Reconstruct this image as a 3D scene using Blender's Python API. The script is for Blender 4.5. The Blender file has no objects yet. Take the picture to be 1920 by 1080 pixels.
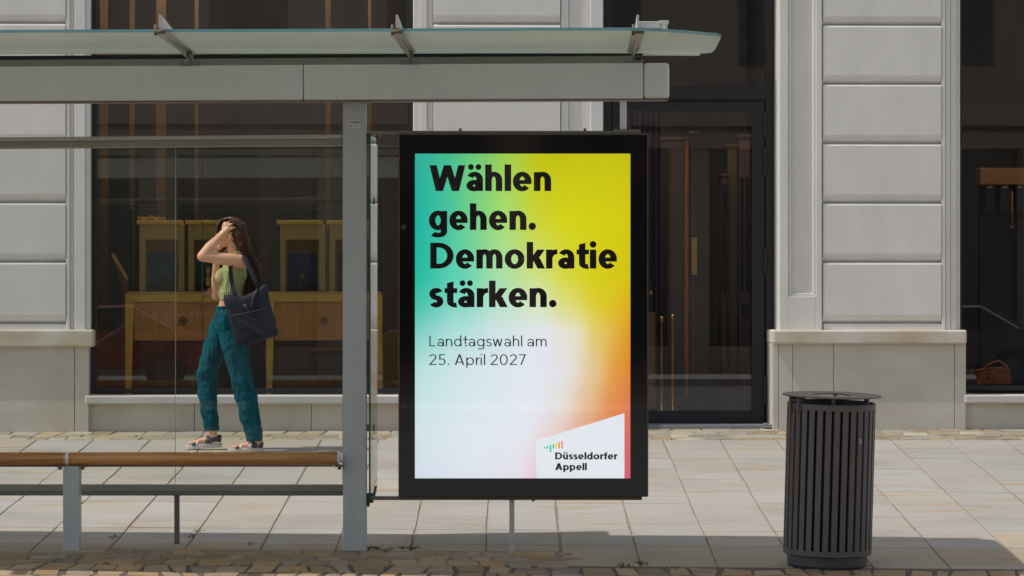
import bpy, bmesh, math, random
from mathutils import Vector, Matrix, noise
random.seed(7)
C = bpy.context.scene.collection
S = bpy.context.scene
# ------------------------------------------------------------ camera, sky, sun, exposure
F = 8000.0; CX = 960.0; HY = 530.0; HC = 1.462      # focal length and horizon in photo pixels
cam = bpy.data.cameras.new('camera'); cam.sensor_width = 36.0; cam.lens = F/1920*36.0
cam.shift_y = -10/1920; cam.clip_end = 2000; cam.clip_start = 0.5
co = bpy.data.objects.new('camera', cam); C.objects.link(co)
co.location = (0, 0, HC); co.rotation_euler = (math.radians(90), 0, 0); S.camera = co
SD = Vector((1.62, 0.36, -2.75)).normalized()
elev = math.asin(-SD.z); az = math.atan2(-SD.x, -SD.y)     # clockwise from +Y
W = bpy.data.worlds.new('World'); S.world = W; W.use_nodes = True
nt = W.node_tree; bg = nt.nodes['Background']
sk = nt.nodes.new('ShaderNodeTexSky'); sk.sky_type = 'NISHITA'; sk.sun_disc = False
sk.sun_elevation = elev; sk.sun_rotation = az
hs = nt.nodes.new('ShaderNodeHueSaturation'); hs.inputs['Saturation'].default_value = .38; hs.inputs['Value'].default_value = 1.0
nt.links.new(sk.outputs[0], hs.inputs['Color']); nt.links.new(hs.outputs[0], bg.inputs[0]); bg.inputs[1].default_value = 0.15
sl = bpy.data.lights.new('sun', 'SUN'); sl.energy = 3.5; sl.angle = math.radians(0.5); sl.color = (1, .955, .89)
so = bpy.data.objects.new('sun', sl); C.objects.link(so)
so.rotation_euler = SD.to_track_quat('-Z', 'Y').to_euler(); so.location = (-5, 20, 12)
S.view_settings.view_transform = 'Standard'; S.view_settings.look = 'None'
S.view_settings.exposure = -0.25; S.view_settings.gamma = 1.0
S.render.resolution_x = 1024; S.render.resolution_y = 576

S.render.engine = 'CYCLES'; S.cycles.transparent_max_bounces = 32; S.cycles.max_bounces = 12
def X(px, Z): return (px-CX)/F*Z
def H(py, Z): return HC+(HY-py)/F*Z
def P(px, py, Z): return Vector((X(px, Z), Z, H(py, Z)))
def G(x, Z):                                   # height of the sloping pavement
    c = -.008*max(0, min(1.1, (31-Z)/9))
    return .04375*(Z-23.26)+c*max(-8, min(8, x))

# ------------------------------------------------------------ materials
MATS = {}
def mat(name, col, rough=.6, metal=0, var=.0, scale=8, bump=0, bscale=40, spec=.5, coat=0, stretch=None, col2=None, attr=None, trans=0):
    if name in MATS: return MATS[name]
    m = bpy.data.materials.new(name); m.use_nodes = True; n = m.node_tree.nodes; l = m.node_tree.links
    b = n['Principled BSDF']
    b.inputs['Base Color'].default_value = (*col, 1); b.inputs['Roughness'].default_value = rough
    b.inputs['Metallic'].default_value = metal; b.inputs['Specular IOR Level'].default_value = spec
    b.inputs['Coat Weight'].default_value = coat; b.inputs['Coat Roughness'].default_value = .08
    b.inputs['Transmission Weight'].default_value = trans
    tc = n.new('ShaderNodeTexCoord'); mp = n.new('ShaderNodeMapping'); l.new(tc.outputs['Object'], mp.inputs[0])
    if stretch: mp.inputs['Scale'].default_value = stretch
    src = None
    if attr:
        a = n.new('ShaderNodeAttribute'); a.attribute_name = attr; src = a.outputs['Color']
    if var or col2:
        t = n.new('ShaderNodeTexNoise'); t.inputs['Scale'].default_value = scale; t.inputs['Detail'].default_value = 6
        t.inputs['Roughness'].default_value = .65
        l.new(mp.outputs[0], t.inputs['Vector'])
        r = n.new('ShaderNodeValToRGB'); r.color_ramp.elements[0].position = .32; r.color_ramp.elements[1].position = .68
        l.new(t.outputs['Fac'], r.inputs[0])
        if attr:
            r.color_ramp.elements[0].color = (1-var,)*3+(1,); r.color_ramp.elements[1].color = (1, 1, 1, 1)
            mx = n.new('ShaderNodeMix'); mx.data_type = 'RGBA'; mx.blend_type = 'MULTIPLY'; mx.inputs[0].default_value = 1
            l.new(src, mx.inputs[6]); l.new(r.outputs[0], mx.inputs[7]); src = mx.outputs[2]
        else:
            c2 = col2 if col2 else tuple(c*(1-var) for c in col)
            r.color_ramp.elements[0].color = (*c2, 1); r.color_ramp.elements[1].color = (*col, 1); src = r.outputs[0]
    if src: l.new(src, b.inputs['Base Color'])
    if bump:
        t2 = n.new('ShaderNodeTexNoise'); t2.inputs['Scale'].default_value = bscale; t2.inputs['Detail'].default_value = 5
        l.new(mp.outputs[0], t2.inputs['Vector'])
        bp = n.new('ShaderNodeBump'); bp.inputs['Strength'].default_value = bump; bp.inputs['Distance'].default_value = .01
        l.new(t2.outputs['Fac'], bp.inputs['Height']); l.new(bp.outputs[0], b.inputs['Normal'])
    MATS[name] = m; return m
def glass_mat(name, tint=(.9, .95, .93), ior=1.5, rough=0.0, extra=0.0):
    if name in MATS: return MATS[name]
    m = bpy.data.materials.new(name); m.use_nodes = True; n = m.node_tree.nodes; l = m.node_tree.links
    n.remove(n['Principled BSDF']); o = n['Material Output']
    t = n.new('ShaderNodeBsdfTransparent'); t.inputs[0].default_value = (*tint, 1)
    g = n.new('ShaderNodeBsdfGlossy'); g.inputs['Roughness'].default_value = rough
    fr = n.new('ShaderNodeFresnel'); fr.inputs[0].default_value = ior
    mx = n.new('ShaderNodeMixShader')
    if extra:
        a = n.new('ShaderNodeMath'); a.operation = 'ADD'; a.inputs[1].default_value = extra
        l.new(fr.outputs[0], a.inputs[0]); l.new(a.outputs[0], mx.inputs[0])
    else: l.new(fr.outputs[0], mx.inputs[0])
    l.new(t.outputs[0], mx.inputs[1]); l.new(g.outputs[0], mx.inputs[2]); l.new(mx.outputs[0], o.inputs[0])
    MATS[name] = m; return m

plaster = mat('plaster', (.76, .74, .70), .8, var=.11, scale=2.2, stretch=(1.3, 1.3, .5), bump=.12, bscale=60)
ledge_m = mat('ledge_stone', (.68, .65, .59), .75, col2=(.52, .42, .28), scale=2.2, bump=.15, bscale=50, stretch=(1, 1, 2.5))
plinth_m = mat('plinth_stone', (.63, .60, .54), .8, col2=(.53, .485, .41), scale=2.0, bump=.15, bscale=45)
sill_m = mat('sill_stone', (.62, .61, .585), .7, var=.1, scale=3, bump=.1)
black_frame = mat('black_frame', (.013, .013, .016), .38)
steel_grey = mat('grey_paint', (.76, .81, .84), .36, var=.05, scale=3, spec=.5, bump=.03, bscale=8)
steel_post = mat('post_paint', (.47, .50, .50), .42, var=.10, scale=4, stretch=(4, 4, .6))
green_grey = mat('green_grey_paint', (.30, .315, .27), .45, var=.12, scale=5)
rail_m = mat('rail_paint', (.42, .41, .37), .45, var=.12, scale=5)
rust = mat('rusty_bolt', (.18, .14, .09), .7, var=.3, scale=60)
rubber = mat('rubber', (.02, .02, .02), .7)
dark_glass = mat('dark_glass', (.013, .012, .011), .05, var=.6, scale=4, spec=1.0)
wood = mat('bench_wood', (.74, .36, .11), .35, col2=(.42, .19, .055), scale=5, stretch=(.5, 12, 12), bump=.1, bscale=30, coat=.3)
bin_m = mat('bin_paint', (.115, .107, .102), .5, var=.15, scale=12, bump=.03)
bin_base = mat('bin_base', (.07, .073, .080), .45, var=.2, scale=4)
gold = mat('gold_metal', (.90, .58, .10), .42, metal=.1, var=.15, scale=3)
gold_dim = mat('dull_gold', (.66, .43, .12), .5, var=.15, scale=3)
veneer = mat('ribbed_veneer', (.74, .36, .09), .5, col2=(.50, .22, .05), scale=8, stretch=(12, 12, .4))
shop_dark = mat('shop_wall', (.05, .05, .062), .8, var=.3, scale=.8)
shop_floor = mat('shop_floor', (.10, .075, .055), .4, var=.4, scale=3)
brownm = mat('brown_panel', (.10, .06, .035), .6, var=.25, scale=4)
win_glass = glass_mat('window_glass', (.95, .96, .96), 1.5, extra=.065)
thin_glass = glass_mat('shelter_glass_clear', (.94, .955, .945), 1.35)
case_glass = glass_mat('vitrine_glass', (.96, .97, .96), 1.2)
edge_glass = mat('glass_edge', (.05, .17, .13), .2)
white_m = mat('white_sticker', (.6, .6, .56), .5)
ink = mat('ink', (.012, .010, .011), .45)

def canopy_glass():
    m = bpy.data.materials.new('frosted_glass'); m.use_nodes = True; n = m.node_tree.nodes; l = m.node_tree.links
    n.remove(n['Principled BSDF']); o = n['Material Output']
    d = n.new('ShaderNodeBsdfDiffuse'); d.inputs[0].default_value = (.78, .83, .80, 1)
    t = n.new('ShaderNodeBsdfTranslucent'); t.inputs[0].default_value = (.72, .76, .69, 1)
    g = n.new('ShaderNodeBsdfGlossy'); g.inputs[1].default_value = .12
    tr = n.new('ShaderNodeBsdfTransparent'); tr.inputs[0].default_value = (.5, .56, .52, 1)
    m1 = n.new('ShaderNodeMixShader'); m1.inputs[0].default_value = .45; l.new(d.outputs[0], m1.inputs[1]); l.new(t.outputs[0], m1.inputs[2])
    m3 = n.new('ShaderNodeMixShader'); m3.inputs[0].default_value = .04; l.new(m1.outputs[0], m3.inputs[1]); l.new(tr.outputs[0], m3.inputs[2])
    fr = n.new('ShaderNodeFresnel'); fr.inputs[0].default_value = 1.45
    m2 = n.new('ShaderNodeMixShader'); mm = n.new('ShaderNodeMath'); mm.operation = 'MULTIPLY'; mm.inputs[1].default_value = .3; l.new(fr.outputs[0], mm.inputs[0]); l.new(mm.outputs[0], m2.inputs[0]); l.new(m3.outputs[0], m2.inputs[1]); l.new(g.outputs[0], m2.inputs[2])
    l.new(m2.outputs[0], o.inputs[0]); return m
frost = canopy_glass()

# ------------------------------------------------------------ helpers
class MB:
    def __init__(s): s.b = bmesh.new()
    def box(s, x0, x1, y0, y1, z0, z1, m=None):
        vs = [s.b.verts.new(v) for v in ((x0,y0,z0),(x1,y0,z0),(x1,y1,z0),(x0,y1,z0),(x0,y0,z1),(x1,y0,z1),(x1,y1,z1),(x0,y1,z1))]
        if m:
            for v in vs: v.co = m @ v.co
        for f in ((0,3,2,1),(4,5,6,7),(0,1,5,4),(1,2,6,5),(2,3,7,6),(3,0,4,7)): s.b.faces.new([vs[i] for i in f])
        return s
    def ring(s, c, u, v, n=16):
        return [s.b.verts.new(c+u*math.cos(2*math.pi*i/n)+v*math.sin(2*math.pi*i/n)) for i in range(n)]
    def join(s, a, b):
        n = len(a)
        for i in range(n): s.b.faces.new((a[i], a[(i+1)%n], b[(i+1)%n], b[i]))
    def tube(s, pts, rad, n=12, cap=True, sq=1.0, up=None):
        """pts: list of Vectors; rad: float, list of floats, or list of (ru, rv)"""
        pts = [Vector(p) for p in pts]; k = len(pts)
        if not isinstance(rad, (list, tuple)): rad = [rad]*k
        rr = []; U = None
        for i, p in enumerate(pts):
            t = (pts[min(i+1, k-1)]-pts[max(i-1, 0)]).normalized()
            if U is None:
                U = Vector(up) if up else (Vector((0, 0, 1)) if abs(t.z) < .9 else Vector((0, 1, 0)))
            U = (U-t*U.dot(t)).normalized(); V = t.cross(U)
            r = rad[i]; ru, rv = (r, r) if not isinstance(r, (list, tuple)) else r
            rr.append(s.ring(p, U*ru, V*rv, n))
        for a, b in zip(rr, rr[1:]): s.join(a, b)
        if cap:
            s.b.faces.new(rr[0][::-1]); s.b.faces.new(rr[-1])
        return s
    def ball(s, c, rx, ry, rz, n=20, m=None):
        mt = Matrix.Translation(c) @ (m if m else Matrix()) @ Matrix.Diagonal((rx, ry, rz, 1))
        bmesh.ops.create_uvsphere(s.b, u_segments=n, v_segments=n//2+2, radius=1, matrix=mt); return s
    def cap(s, a, b, ra, rb, n=14):      # rounded tapered capsule
        a = Vector(a); b = Vector(b)
        s.tube([a, b], [ra, rb], n); s.ball(a, ra, ra, ra, n); s.ball(b, rb, rb, rb, n); return s
    def prism(s, pts, d):                # polygon extruded along vector d
        d = Vector(d); a = [s.b.verts.new(p) for p in pts]; b = [s.b.verts.new(Vector(p)+d) for p in pts]
        s.b.faces.new(a[::-1]); s.b.faces.new(b)
        n = len(a)
        for i in range(n): s.b.faces.new((a[i], a[(i+1)%n], b[(i+1)%n], b[i]))
        return s
    def lathe(s, prof, n=48, m=None):
        rs = []
        for r, z in prof:
            rs.append([s.b.verts.new(Vector((r*math.cos(2*math.pi*i/n), r*math.sin(2*math.pi*i/n), z))) for i in range(n)])
        for a, b in zip(rs, rs[1:]): s.join(a, b)
        return s
    def build(s, name, m, parent=None, bevel=0, seg=2, smooth=False, props=None, recalc=True):
        if recalc: bmesh.ops.recalc_face_normals(s.b, faces=s.b.faces)
        me = bpy.data.meshes.new(name); s.b.to_mesh(me); s.b.free()
        me.materials.append(m)
        if smooth:
            for p in me.polygons: p.use_smooth = True
        o = bpy.data.objects.new(name, me); C.objects.link(o)
        if parent: o.parent = parent
        if bevel:
            bv = o.modifiers.new('bevel', 'BEVEL'); bv.width = bevel; bv.segments = seg; bv.limit_method = 'ANGLE'
            bv.angle_limit = math.radians(40)
        if props:
            for k, v in props.items(): o[k] = v
        return o
def box(name, x0, x1, y0, y1, z0, z1, m, parent=None, bevel=0, **k):
    return MB().box(x0, x1, y0, y1, z0, z1).build(name, m, parent, bevel, **k)
def thing(name, label, cat, loc=(0, 0, 0), rz=0, group=None):
    o = bpy.data.objects.new(name, None); C.objects.link(o); o.location = loc; o.rotation_euler = (0, 0, rz)
    o.empty_display_size = .1
    o['label'] = label; o['category'] = cat
    if group: o['group'] = group
    return o
def copy_tree(o, parent=None, loc=None):
    c = o.copy(); C.objects.link(c)
    if parent: c.parent = parent
    if loc is not None: c.location = loc
    for ch in list(o.children): copy_tree(ch, c)
    return c
def attr_mesh(name, faces_cols, m, props, parent=None):
    """faces_cols: list of (list of polygons, colour) -> one mesh with a colour attribute 'tint'"""
    vs = []; fs = []; cols = []
    for polys, col in faces_cols:
        for p in polys:
            b = len(vs); vs += [tuple(q) for q in p]; fs.append(list(range(b, b+len(p)))); cols += [(*col, 1)]*len(p)
    me = bpy.data.meshes.new(name); me.from_pydata(vs, [], fs); me.materials.append(m)
    a = me.color_attributes.new('tint', 'FLOAT_COLOR', 'CORNER')
    a.data.foreach_set('color', [c for q in cols for c in q])
    o = bpy.data.objects.new(name, me); C.objects.link(o)
    if parent: o.parent = parent
    for k, v in props.items(): o[k] = v
    return o
ST = {'kind': 'structure'}

# ------------------------------------------------------------ ground
bed = mat('joint_sand', (.40, .34, .26), .95, col2=(.16, .12, .07), scale=14, bump=.4, bscale=80)
slab_m = mat('slab_stone', (1, 1, 1), .8, attr='tint', var=.16, scale=3, stretch=(1.0, 7, 1), bump=.22, bscale=30)
cob_m = mat('cobble_stone', (1, 1, 1), .85, attr='tint', var=.35, scale=9, bump=.5, bscale=50)
asph = mat('asphalt', (.17, .165, .155), .9, var=.25, scale=3, bump=.4, bscale=120)
kerb_m = mat('kerb_granite', (.30, .29, .28), .8, var=.25, scale=20, bump=.2)
def sheet(name, x0, x1, y0, y1, zf, m, nx=12, ny=24):
    b = bmesh.new(); g = [[b.verts.new((x0+(x1-x0)*i/nx, y0+(y1-y0)*j/ny, zf(x0+(x1-x0)*i/nx, y0+(y1-y0)*j/ny))) for i in range(nx+1)] for j in range(ny+1)]
    for j in range(ny):
        for i in range(nx): b.faces.new((g[j][i], g[j][i+1], g[j+1][i+1], g[j+1][i]))
    me = bpy.data.meshes.new(name); b.to_mesh(me); b.free(); me.materials.append(m)
    o = bpy.data.objects.new(name, me); C.objects.link(o); o['kind'] = 'structure'; return o
sheet('ground', -400, 400, -400, 400, lambda x, y: -.6, mat('earth', (.16, .15, .13), .95), 4, 4)
sheet('pavement_bed', -30, 30, 19.4, 31.9, lambda x, y: G(x, y)-.006, bed, 60, 24)
sheet('kerb_bed', -12, 12, 19.42, 22.56, lambda x, y: G(x, y)-.0045, mat('dark_joint', (.11, .085, .06), .95, bump=.3), 24, 12)
sheet('road', -60, 60, -8.0, 19.25, lambda x, y: -.30, asph, 4, 4)
sheet('far_pavement', -60, 60, -13, -8.2, lambda x, y: -.18, mat('far_paving', (.36, .34, .31), .85, var=.15, scale=2), 4, 4)
k = MB()
for i in range(-30, 30): k.box(i*1.0+.004, i*1.0+.996, 19.25, 19.4, -.5, G(i, 19.4))
k.box(-60, 60, -8.2, -8.0, -.5, -.17)
k.build('kerb', kerb_m, None, .012, props=ST)
def tile(x0, x1, y0, y1, lift=0.0, ch=.004, jit=0.0, dome=0.0, warp=0.0):
    c = [(x0, y0), (x1, y0), (x1, y1), (x0, y1)]
    c = [(x+random.uniform(-jit, jit), y+random.uniform(-jit, jit)*2.2) for x, y in c]
    if warp: c = [(x+warp*noise.noise(Vector((x*3.1, y*2.0, 1.7))), y+warp*2.2*noise.noise(Vector((x*2.7, y*1.6, 9.2)))) for x, y in c]
    mx = sum(p[0] for p in c)/4; my = sum(p[1] for p in c)/4
    t = []; r = []
    for x, y in c:
        dx = mx-x; dy = my-y
        r.append((x, y, G(x, y)+lift-.012)); q = (x+math.copysign(ch, dx), y+math.copysign(ch, dy)); t.append((q[0], q[1], G(*q)+lift))
    polys = [[r[i], r[(i+1) % 4], t[(i+1) % 4], t[i]] for i in range(4)]
    if dome:
        cc = (mx, my, G(mx, my)+lift+dome)
        polys += [[t[i], t[(i+1) % 4], cc] for i in range(4)]
    else: polys.append(t)
    return polys
nn_, ll_ = slab_m.node_tree.nodes, slab_m.node_tree.links
pb_ = nn_['Principled BSDF']; src_ = pb_.inputs['Base Color'].links[0].from_socket
tc_ = nn_.new('ShaderNodeTexCoord')
def mul_(src, scale, lo, p0, p1, st=(1, 1, 1), col=None):
    mp_ = nn_.new('ShaderNodeMapping'); mp_.inputs['Scale'].default_value = st; ll_.new(tc_.outputs['Object'], mp_.inputs[0])
    t_ = nn_.new('ShaderNodeTexNoise'); t_.inputs['Scale'].default_value = scale; t_.inputs['Detail'].default_value = 4; ll_.new(mp_.outputs[0], t_.inputs[0])
    r_ = nn_.new('ShaderNodeValToRGB'); r_.color_ramp.elements[0].position = p0; r_.color_ramp.elements[1].position = p1
    r_.color_ramp.elements[0].color = (1, 1, 1, 1); r_.color_ramp.elements[1].color = (*(col or (lo, lo, lo)), 1); ll_.new(t_.outputs['Fac'], r_.inputs[0])
    m_ = nn_.new('ShaderNodeMix'); m_.data_type = 'RGBA'; m_.blend_type = 'MULTIPLY'; m_.inputs[0].default_value = 1
    ll_.new(src, m_.inputs[6]); ll_.new(r_.outputs[0], m_.inputs[7]); return m_.outputs[2]
s2_ = mul_(src_, 30, .62, .70, .74, (1, 1.4, 1))             # small dark spots
s2_ = mul_(s2_, 1.1, .84, .50, .72, (1, 1, 1))               # broad grime
s2_ = mul_(s2_, 2.3, 1, .58, .66, (.7, 2.2, 1), (1.0, .86, .70))   # ochre veins in the stone
ll_.new(s2_, pb_.inputs['Base Color'])
# slabs: columns 0.41 m wide running away from the street, cross joints every ~0.82 m
fc = []
cw = .41; x00 = X(1053, 22.93)               # a joint passes (1053,1006)
rows = [31.15-.05]
r0 = 26.0
lines = [r0+.81*k for k in range(-5, 7)]
lines = [v for v in lines if v < 30.5]
for i in range(-24, 20):
    xa = x00+i*cw; xb = xa+cw
    near = 22.55 if i >= 0 else (23.25 if xa > -2.4 else 23.05)
    ys = [near]+[v for v in lines if v > near+.2]+[30.76]
    keep = [ys[0]]
    for v in ys[1:-1]:
        if abs(v-23.57) < .1 and i < -6 and random.random() < .4: continue
        if random.random() < .13 and abs(v-r0) > .1 : continue
        keep.append(v+random.uniform(-.012, .012))
    keep.append(ys[-1])
    for a, b in zip(keep, keep[1:]):
        base = random.choice([(.42, .39, .352), (.43, .405, .375), (.42, .392, .356), (.43, .39, .34), (.42, .395, .358), (.43, .405, .375)])
        if b < 24.1: base = random.choice([(.41, .35, .265), (.40, .345, .27), (.42, .345, .25)])  # rows in the canopy shadow browner: shade tone and dirt put into the colour
        if random.random() < .05: base = (.45, .38, .29)
        s_ = random.uniform(.96, 1.04); base = tuple(c*s_ for c in base)
        skew = random.uniform(-.006, .006)
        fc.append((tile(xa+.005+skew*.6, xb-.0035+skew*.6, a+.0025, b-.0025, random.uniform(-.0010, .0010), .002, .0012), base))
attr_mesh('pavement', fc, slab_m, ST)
# cobbles: strip at the wall and strip by the kerb
def cobbles(y0, y1, x0, x1, w, d, pal, skip=None):
    out = []; y = y0
    while y < y1:
        dd = d*random.uniform(.8, 1.25); dd = min(dd, y1-y+.02); x = x0+random.uniform(0, w)
        while x < x1:
            ww = w*random.uniform(.65, 1.45)
            if not (skip and skip(x, y+dd-.04)):
                col = random.choice(pal); s_ = random.uniform(.7, 1.15)
                out.append((tile(x+.005, x+ww-.005, y+.008, y+dd-.008, random.uniform(-.004, .002), .007, .012, random.uniform(.0, .0025), .06), tuple(c*s_ for c in col)))
            x += ww
        y += dd
    return out
pal1 = [(.47, .40, .28), (.43, .36, .25), (.50, .44, .33), (.42, .39, .32), (.48, .38, .24)]
pal2 = [(.43, .30, .17), (.41, .30, .19), (.43, .32, .20), (.38, .29, .20), (.44, .29, .15), (.38, .31, .24)]
attr_mesh('cobble_strip', cobbles(30.78, 31.9, -9, 9, .17, .27, pal1), cob_m, ST)
def sk_(x, y):
    if x > x00-.03: return y > 22.57
    if x > -2.4: return y > 23.27
    return y > 23.1
attr_mesh('cobbled_kerb_strip', cobbles(19.45, 23.2, -9, 9, .135, .27, pal2, sk_), cob_m, ST)
# moss and weeds in the joints
wb = MB()
for (px, py, s_, n_) in ((700, 1030, .06, 30), (722, 1033, .04, 16), (768, 1029, .07, 40), (212, 1012, .03, 14), (372, 1000, .03, 10), (360, 1010, .035, 12), (1205, 1056, .035, 24), (1170, 1060, .05, 20), (1258, 1064, .04, 14), (470, 1024, .03, 8)):
    Z = 19841/(py-180); x = X(px, Z)
    for k_ in range(n_*2):
        a = random.uniform(0, 6.28); r = random.gauss(0, s_*.5); bx = x+r; by = Z+random.gauss(0, .05)
        h = random.uniform(.006, .022); z = G(bx, by)-.004; w_ = .004
        lean = Vector((random.uniform(-1, 1), random.uniform(-1, 1), 0))*h*.7
        b0 = Vector((bx, by, z)); s2 = Vector((math.cos(a), math.sin(a), 0))*w_
        wb.b.faces.new([wb.b.verts.new(q) for q in (b0-s2, b0+s2, b0+lean+Vector((0, 0, h)))])
wb.build('moss', mat('moss', (.07, .11, .02), .9, var=.4, scale=30), None, props={'kind': 'stuff', 'label': 'green moss and weeds growing in the paving joints', 'category': 'moss'}, recalc=False)

# ------------------------------------------------------------ building (local frame: x along wall, y into the wall, z up)
TH = .035; ZW = 31.62
bld = thing('building', 'pale plastered shop building with grooved piers behind the bus shelter', 'building', (0, ZW, 0), TH)
ct, st = math.cos(TH), math.sin(TH)
def LZ(px, v):
    a = (px-CX)/F; return (v+ZW*ct)/(ct-a*st)
def U(px, v=0.0):
    Z = LZ(px, v); x = X(px, Z); return x*ct+(Z-ZW)*st
def V(py, v=0.0): return H(py, ZW+v)
TOP = 5.2; BOT = G(0, 31.6)-.3
def bb(mb, p0, p1, q0, q1, v0, v1):            # pixel box: px p0..p1, py q0 (top)..q1 (bottom); None: to the top / below ground
    mb.box(U(p0, v0), U(p1, v0), v0, v1, BOT if q1 is None else V(q1, v0), TOP if q0 is None else V(q0, v0)); return mb
grooves = [45-112*k for k in range(1, 9)][::-1]+[45, 156, 268, 380, 491, 606]
def rustic(p0, p1):
    m = MB()
    for a, b in zip(grooves, grooves[1:]):
        z0, z1 = V(b, .03)+.003, V(a, .03)-.003; x0, x1 = U(p0, .03), U(p1, .03)
        prof = [(.17, z0), (.070, z0), (.060, z0+.005), (.038, z0+.020), (.024, z0+.042), (.020, z0+.06), (.020, z1-.016), (.024, z1-.009), (.038, z1-.003), (.06, z1), (.17, z1)]
        e = .008; L = []; Rr = []
        for v_, z_ in prof:
            ins = e*max(0, (.075-v_)/.063) if v_ < .08 else 0
            L.append(Vector((x0+ins, v_, z_))); Rr.append(Vector((x1-ins, v_, z_)))
        va = [m.b.verts.new(q) for q in L]; vb2 = [m.b.verts.new(q) for q in Rr]; m.b.faces.new(va); m.b.faces.new(vb2[::-1]); m.join(va, vb2)
    m.build('rusticated_panel', plaster, bld, 0)
    return m
def vert(p0, p1, v, q1=620, bev=.006, name='moulding'):
    m = MB(); bb(m, p0, p1, None, q1, v, .5); m.build(name, plaster, bld, bev)
# left pier
box('wall_base', U(-420), U(124), .03, .4, V(619), V(607.5), plaster, bld, .004); rustic(-420, 124.5); vert(124, 131, .024); vert(131, 139, .045); vert(139, 160, .03); vert(160, 169, .05)
bb(MB(), -900, -420, None, 610, .02, .5).build('pier', plaster, bld)
m = MB(); bb(m, -1500, 175, 618, 650, -.045, .5); m.build('ledge', ledge_m, bld, .012, 2)
m = MB()
for a, b in ((-700, -230), (-229, 139.3), (140.3, 166)): bb(m, a, b, 649, None, 0, .5)
m.build('plinth', plinth_m, bld, .003)
# window one base and sill
m = MB()
for a, b in ((166, 364), (365, 583), (584, 774), (774, 1131)): bb(m, a, b, 755, None, .05, .5)
m.build('plinth', plinth_m, bld, .003)
# middle pier
bb(MB(), 800, 1060, None, 640, .075, .5).build('pier', plaster, bld)
rustic(812, 1052); vert(775, 787, .05); vert(787, 801, .03); vert(801, 812, .055)
vert(1052, 1066, .03); vert(1066, 1107, .05); vert(1107, 1131, .02)
bb(MB(), 775, 1131, 618, 757, -.03, .5).build('ledge', ledge_m, bld, .01)
# right pier
bb(MB(), 1545, 1800, None, 622, .075, .5).build('pier', plaster, bld)
bb(MB(), -420, 126, None, 622, .075, .5).build('pier', plaster, bld)
box('wall_base', U(1545), U(1766), .03, .4, V(621), V(607.5), plaster, bld, .004); rustic(1541.5, 1766.5); vert(1765.8, 1773, .024); vert(1773, 1782, .035); vert(1782, 1793, .045)
# panelled pilaster right of the door
m = MB(); vb = .015
bb(m, 1462, 1478, None, 622, vb, .7); bb(m, 1530, 1541, None, 622, vb, .5); bb(m, 1478, 1530, 556, 622, vb, .5)
m.build('pilaster', plaster, bld, .004)
m = MB(); bb(m, 1478, 1484, None, 550, vb+.012, .5); bb(m, 1524, 1530, None, 550, vb+.012, .5); bb(m, 1478, 1530, 550, 556, vb+.012, .5); m.build('panel_moulding', plaster, bld, .006)
m = MB(); bb(m, 1484, 1524, None, 550, vb+.035, .5); m.build('recessed_panel', plaster, bld)
vert(1540.5, 1543, .05, 622)
m = MB(); bb(m, 1449, 1813, 619, 645, -.05, .7)
for f in list(m.b.verts):
    pass
m.build('ledge', ledge_m, bld, .014, 2)
m = MB()
for i, (a, b) in enumerate(((1449, 1459.6), (1460.4, 1486), (1486.7, 1562.6), (1563.4, 1789.6), (1790.4, 1811))): bb(m, a, b, 644, None, 0, .7 if i < 2 else .5)
m.build('plinth', plinth_m, bld, .003)
m = MB(); bb(m, 1811, 2300, 757, None, .04, .5); m.build('plinth', plinth_m, bld)
# wall above/left so nothing is open from the side
m = MB(); m.box(-9, 9, .1, .5, TOP, TOP+6); m.build('upper_wall', plaster, bld)
bb(MB(), 2300, 3500, None, None, 0, .5).build('wall', plaster, bld)
bb(MB(), -2600, -1500, None, None, 0, .5).build('wall', plaster, bld)
bb(MB(), -1500, -900, None, 618, .0, .5).build('wall', plaster, bld)
bb(MB(), -1500, -700, 650, None, .0, .5).build('wall', plaster, bld)
# windows
def window(p0, p1, q1, fv, fw, lab, sill_p0, sill_p1, split=None):
    fr = MB(); g0, g1 = U(p0, fv), U(p1, fv); zb = V(q1, fv)
    fr.box(g0, g0+fw, fv, fv+.08, zb, TOP); fr.box(g1-fw, g1, fv, fv+.08, zb, TOP); fr.box(g0+fw, g1-fw, fv, fv+.08, zb, zb+.035)
    w = fr.build('window', black_frame, bld, .004); w['label'] = lab
    MB().box(g0+fw, g1-fw, fv+.03, fv+.04, zb+.035, TOP).build('pane', win_glass, w)
    if split:
        x = U(split, fv); MB().box(x-.003, x+.003, fv+.028, fv+.042, zb+.035, TOP).build('glazing_joint', mat('silicone', (.03, .03, .035), .5), w)
    s = MB(); s.box(U(sill_p0), U(sill_p1), -.02, .4, V(757, 0), V(741, 0))
    s.build('sill', sill_m, w, .012, 3)
    return w
window(168, 777, 737, .20, .055, 'wide dark framed shop window behind the glass shelter wall', 160, 775, split=379)
window(1793, 2300, 733, .20, .045, 'shop window with a tan handbag, cut by the photo edge', 1808, 2300)
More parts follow.
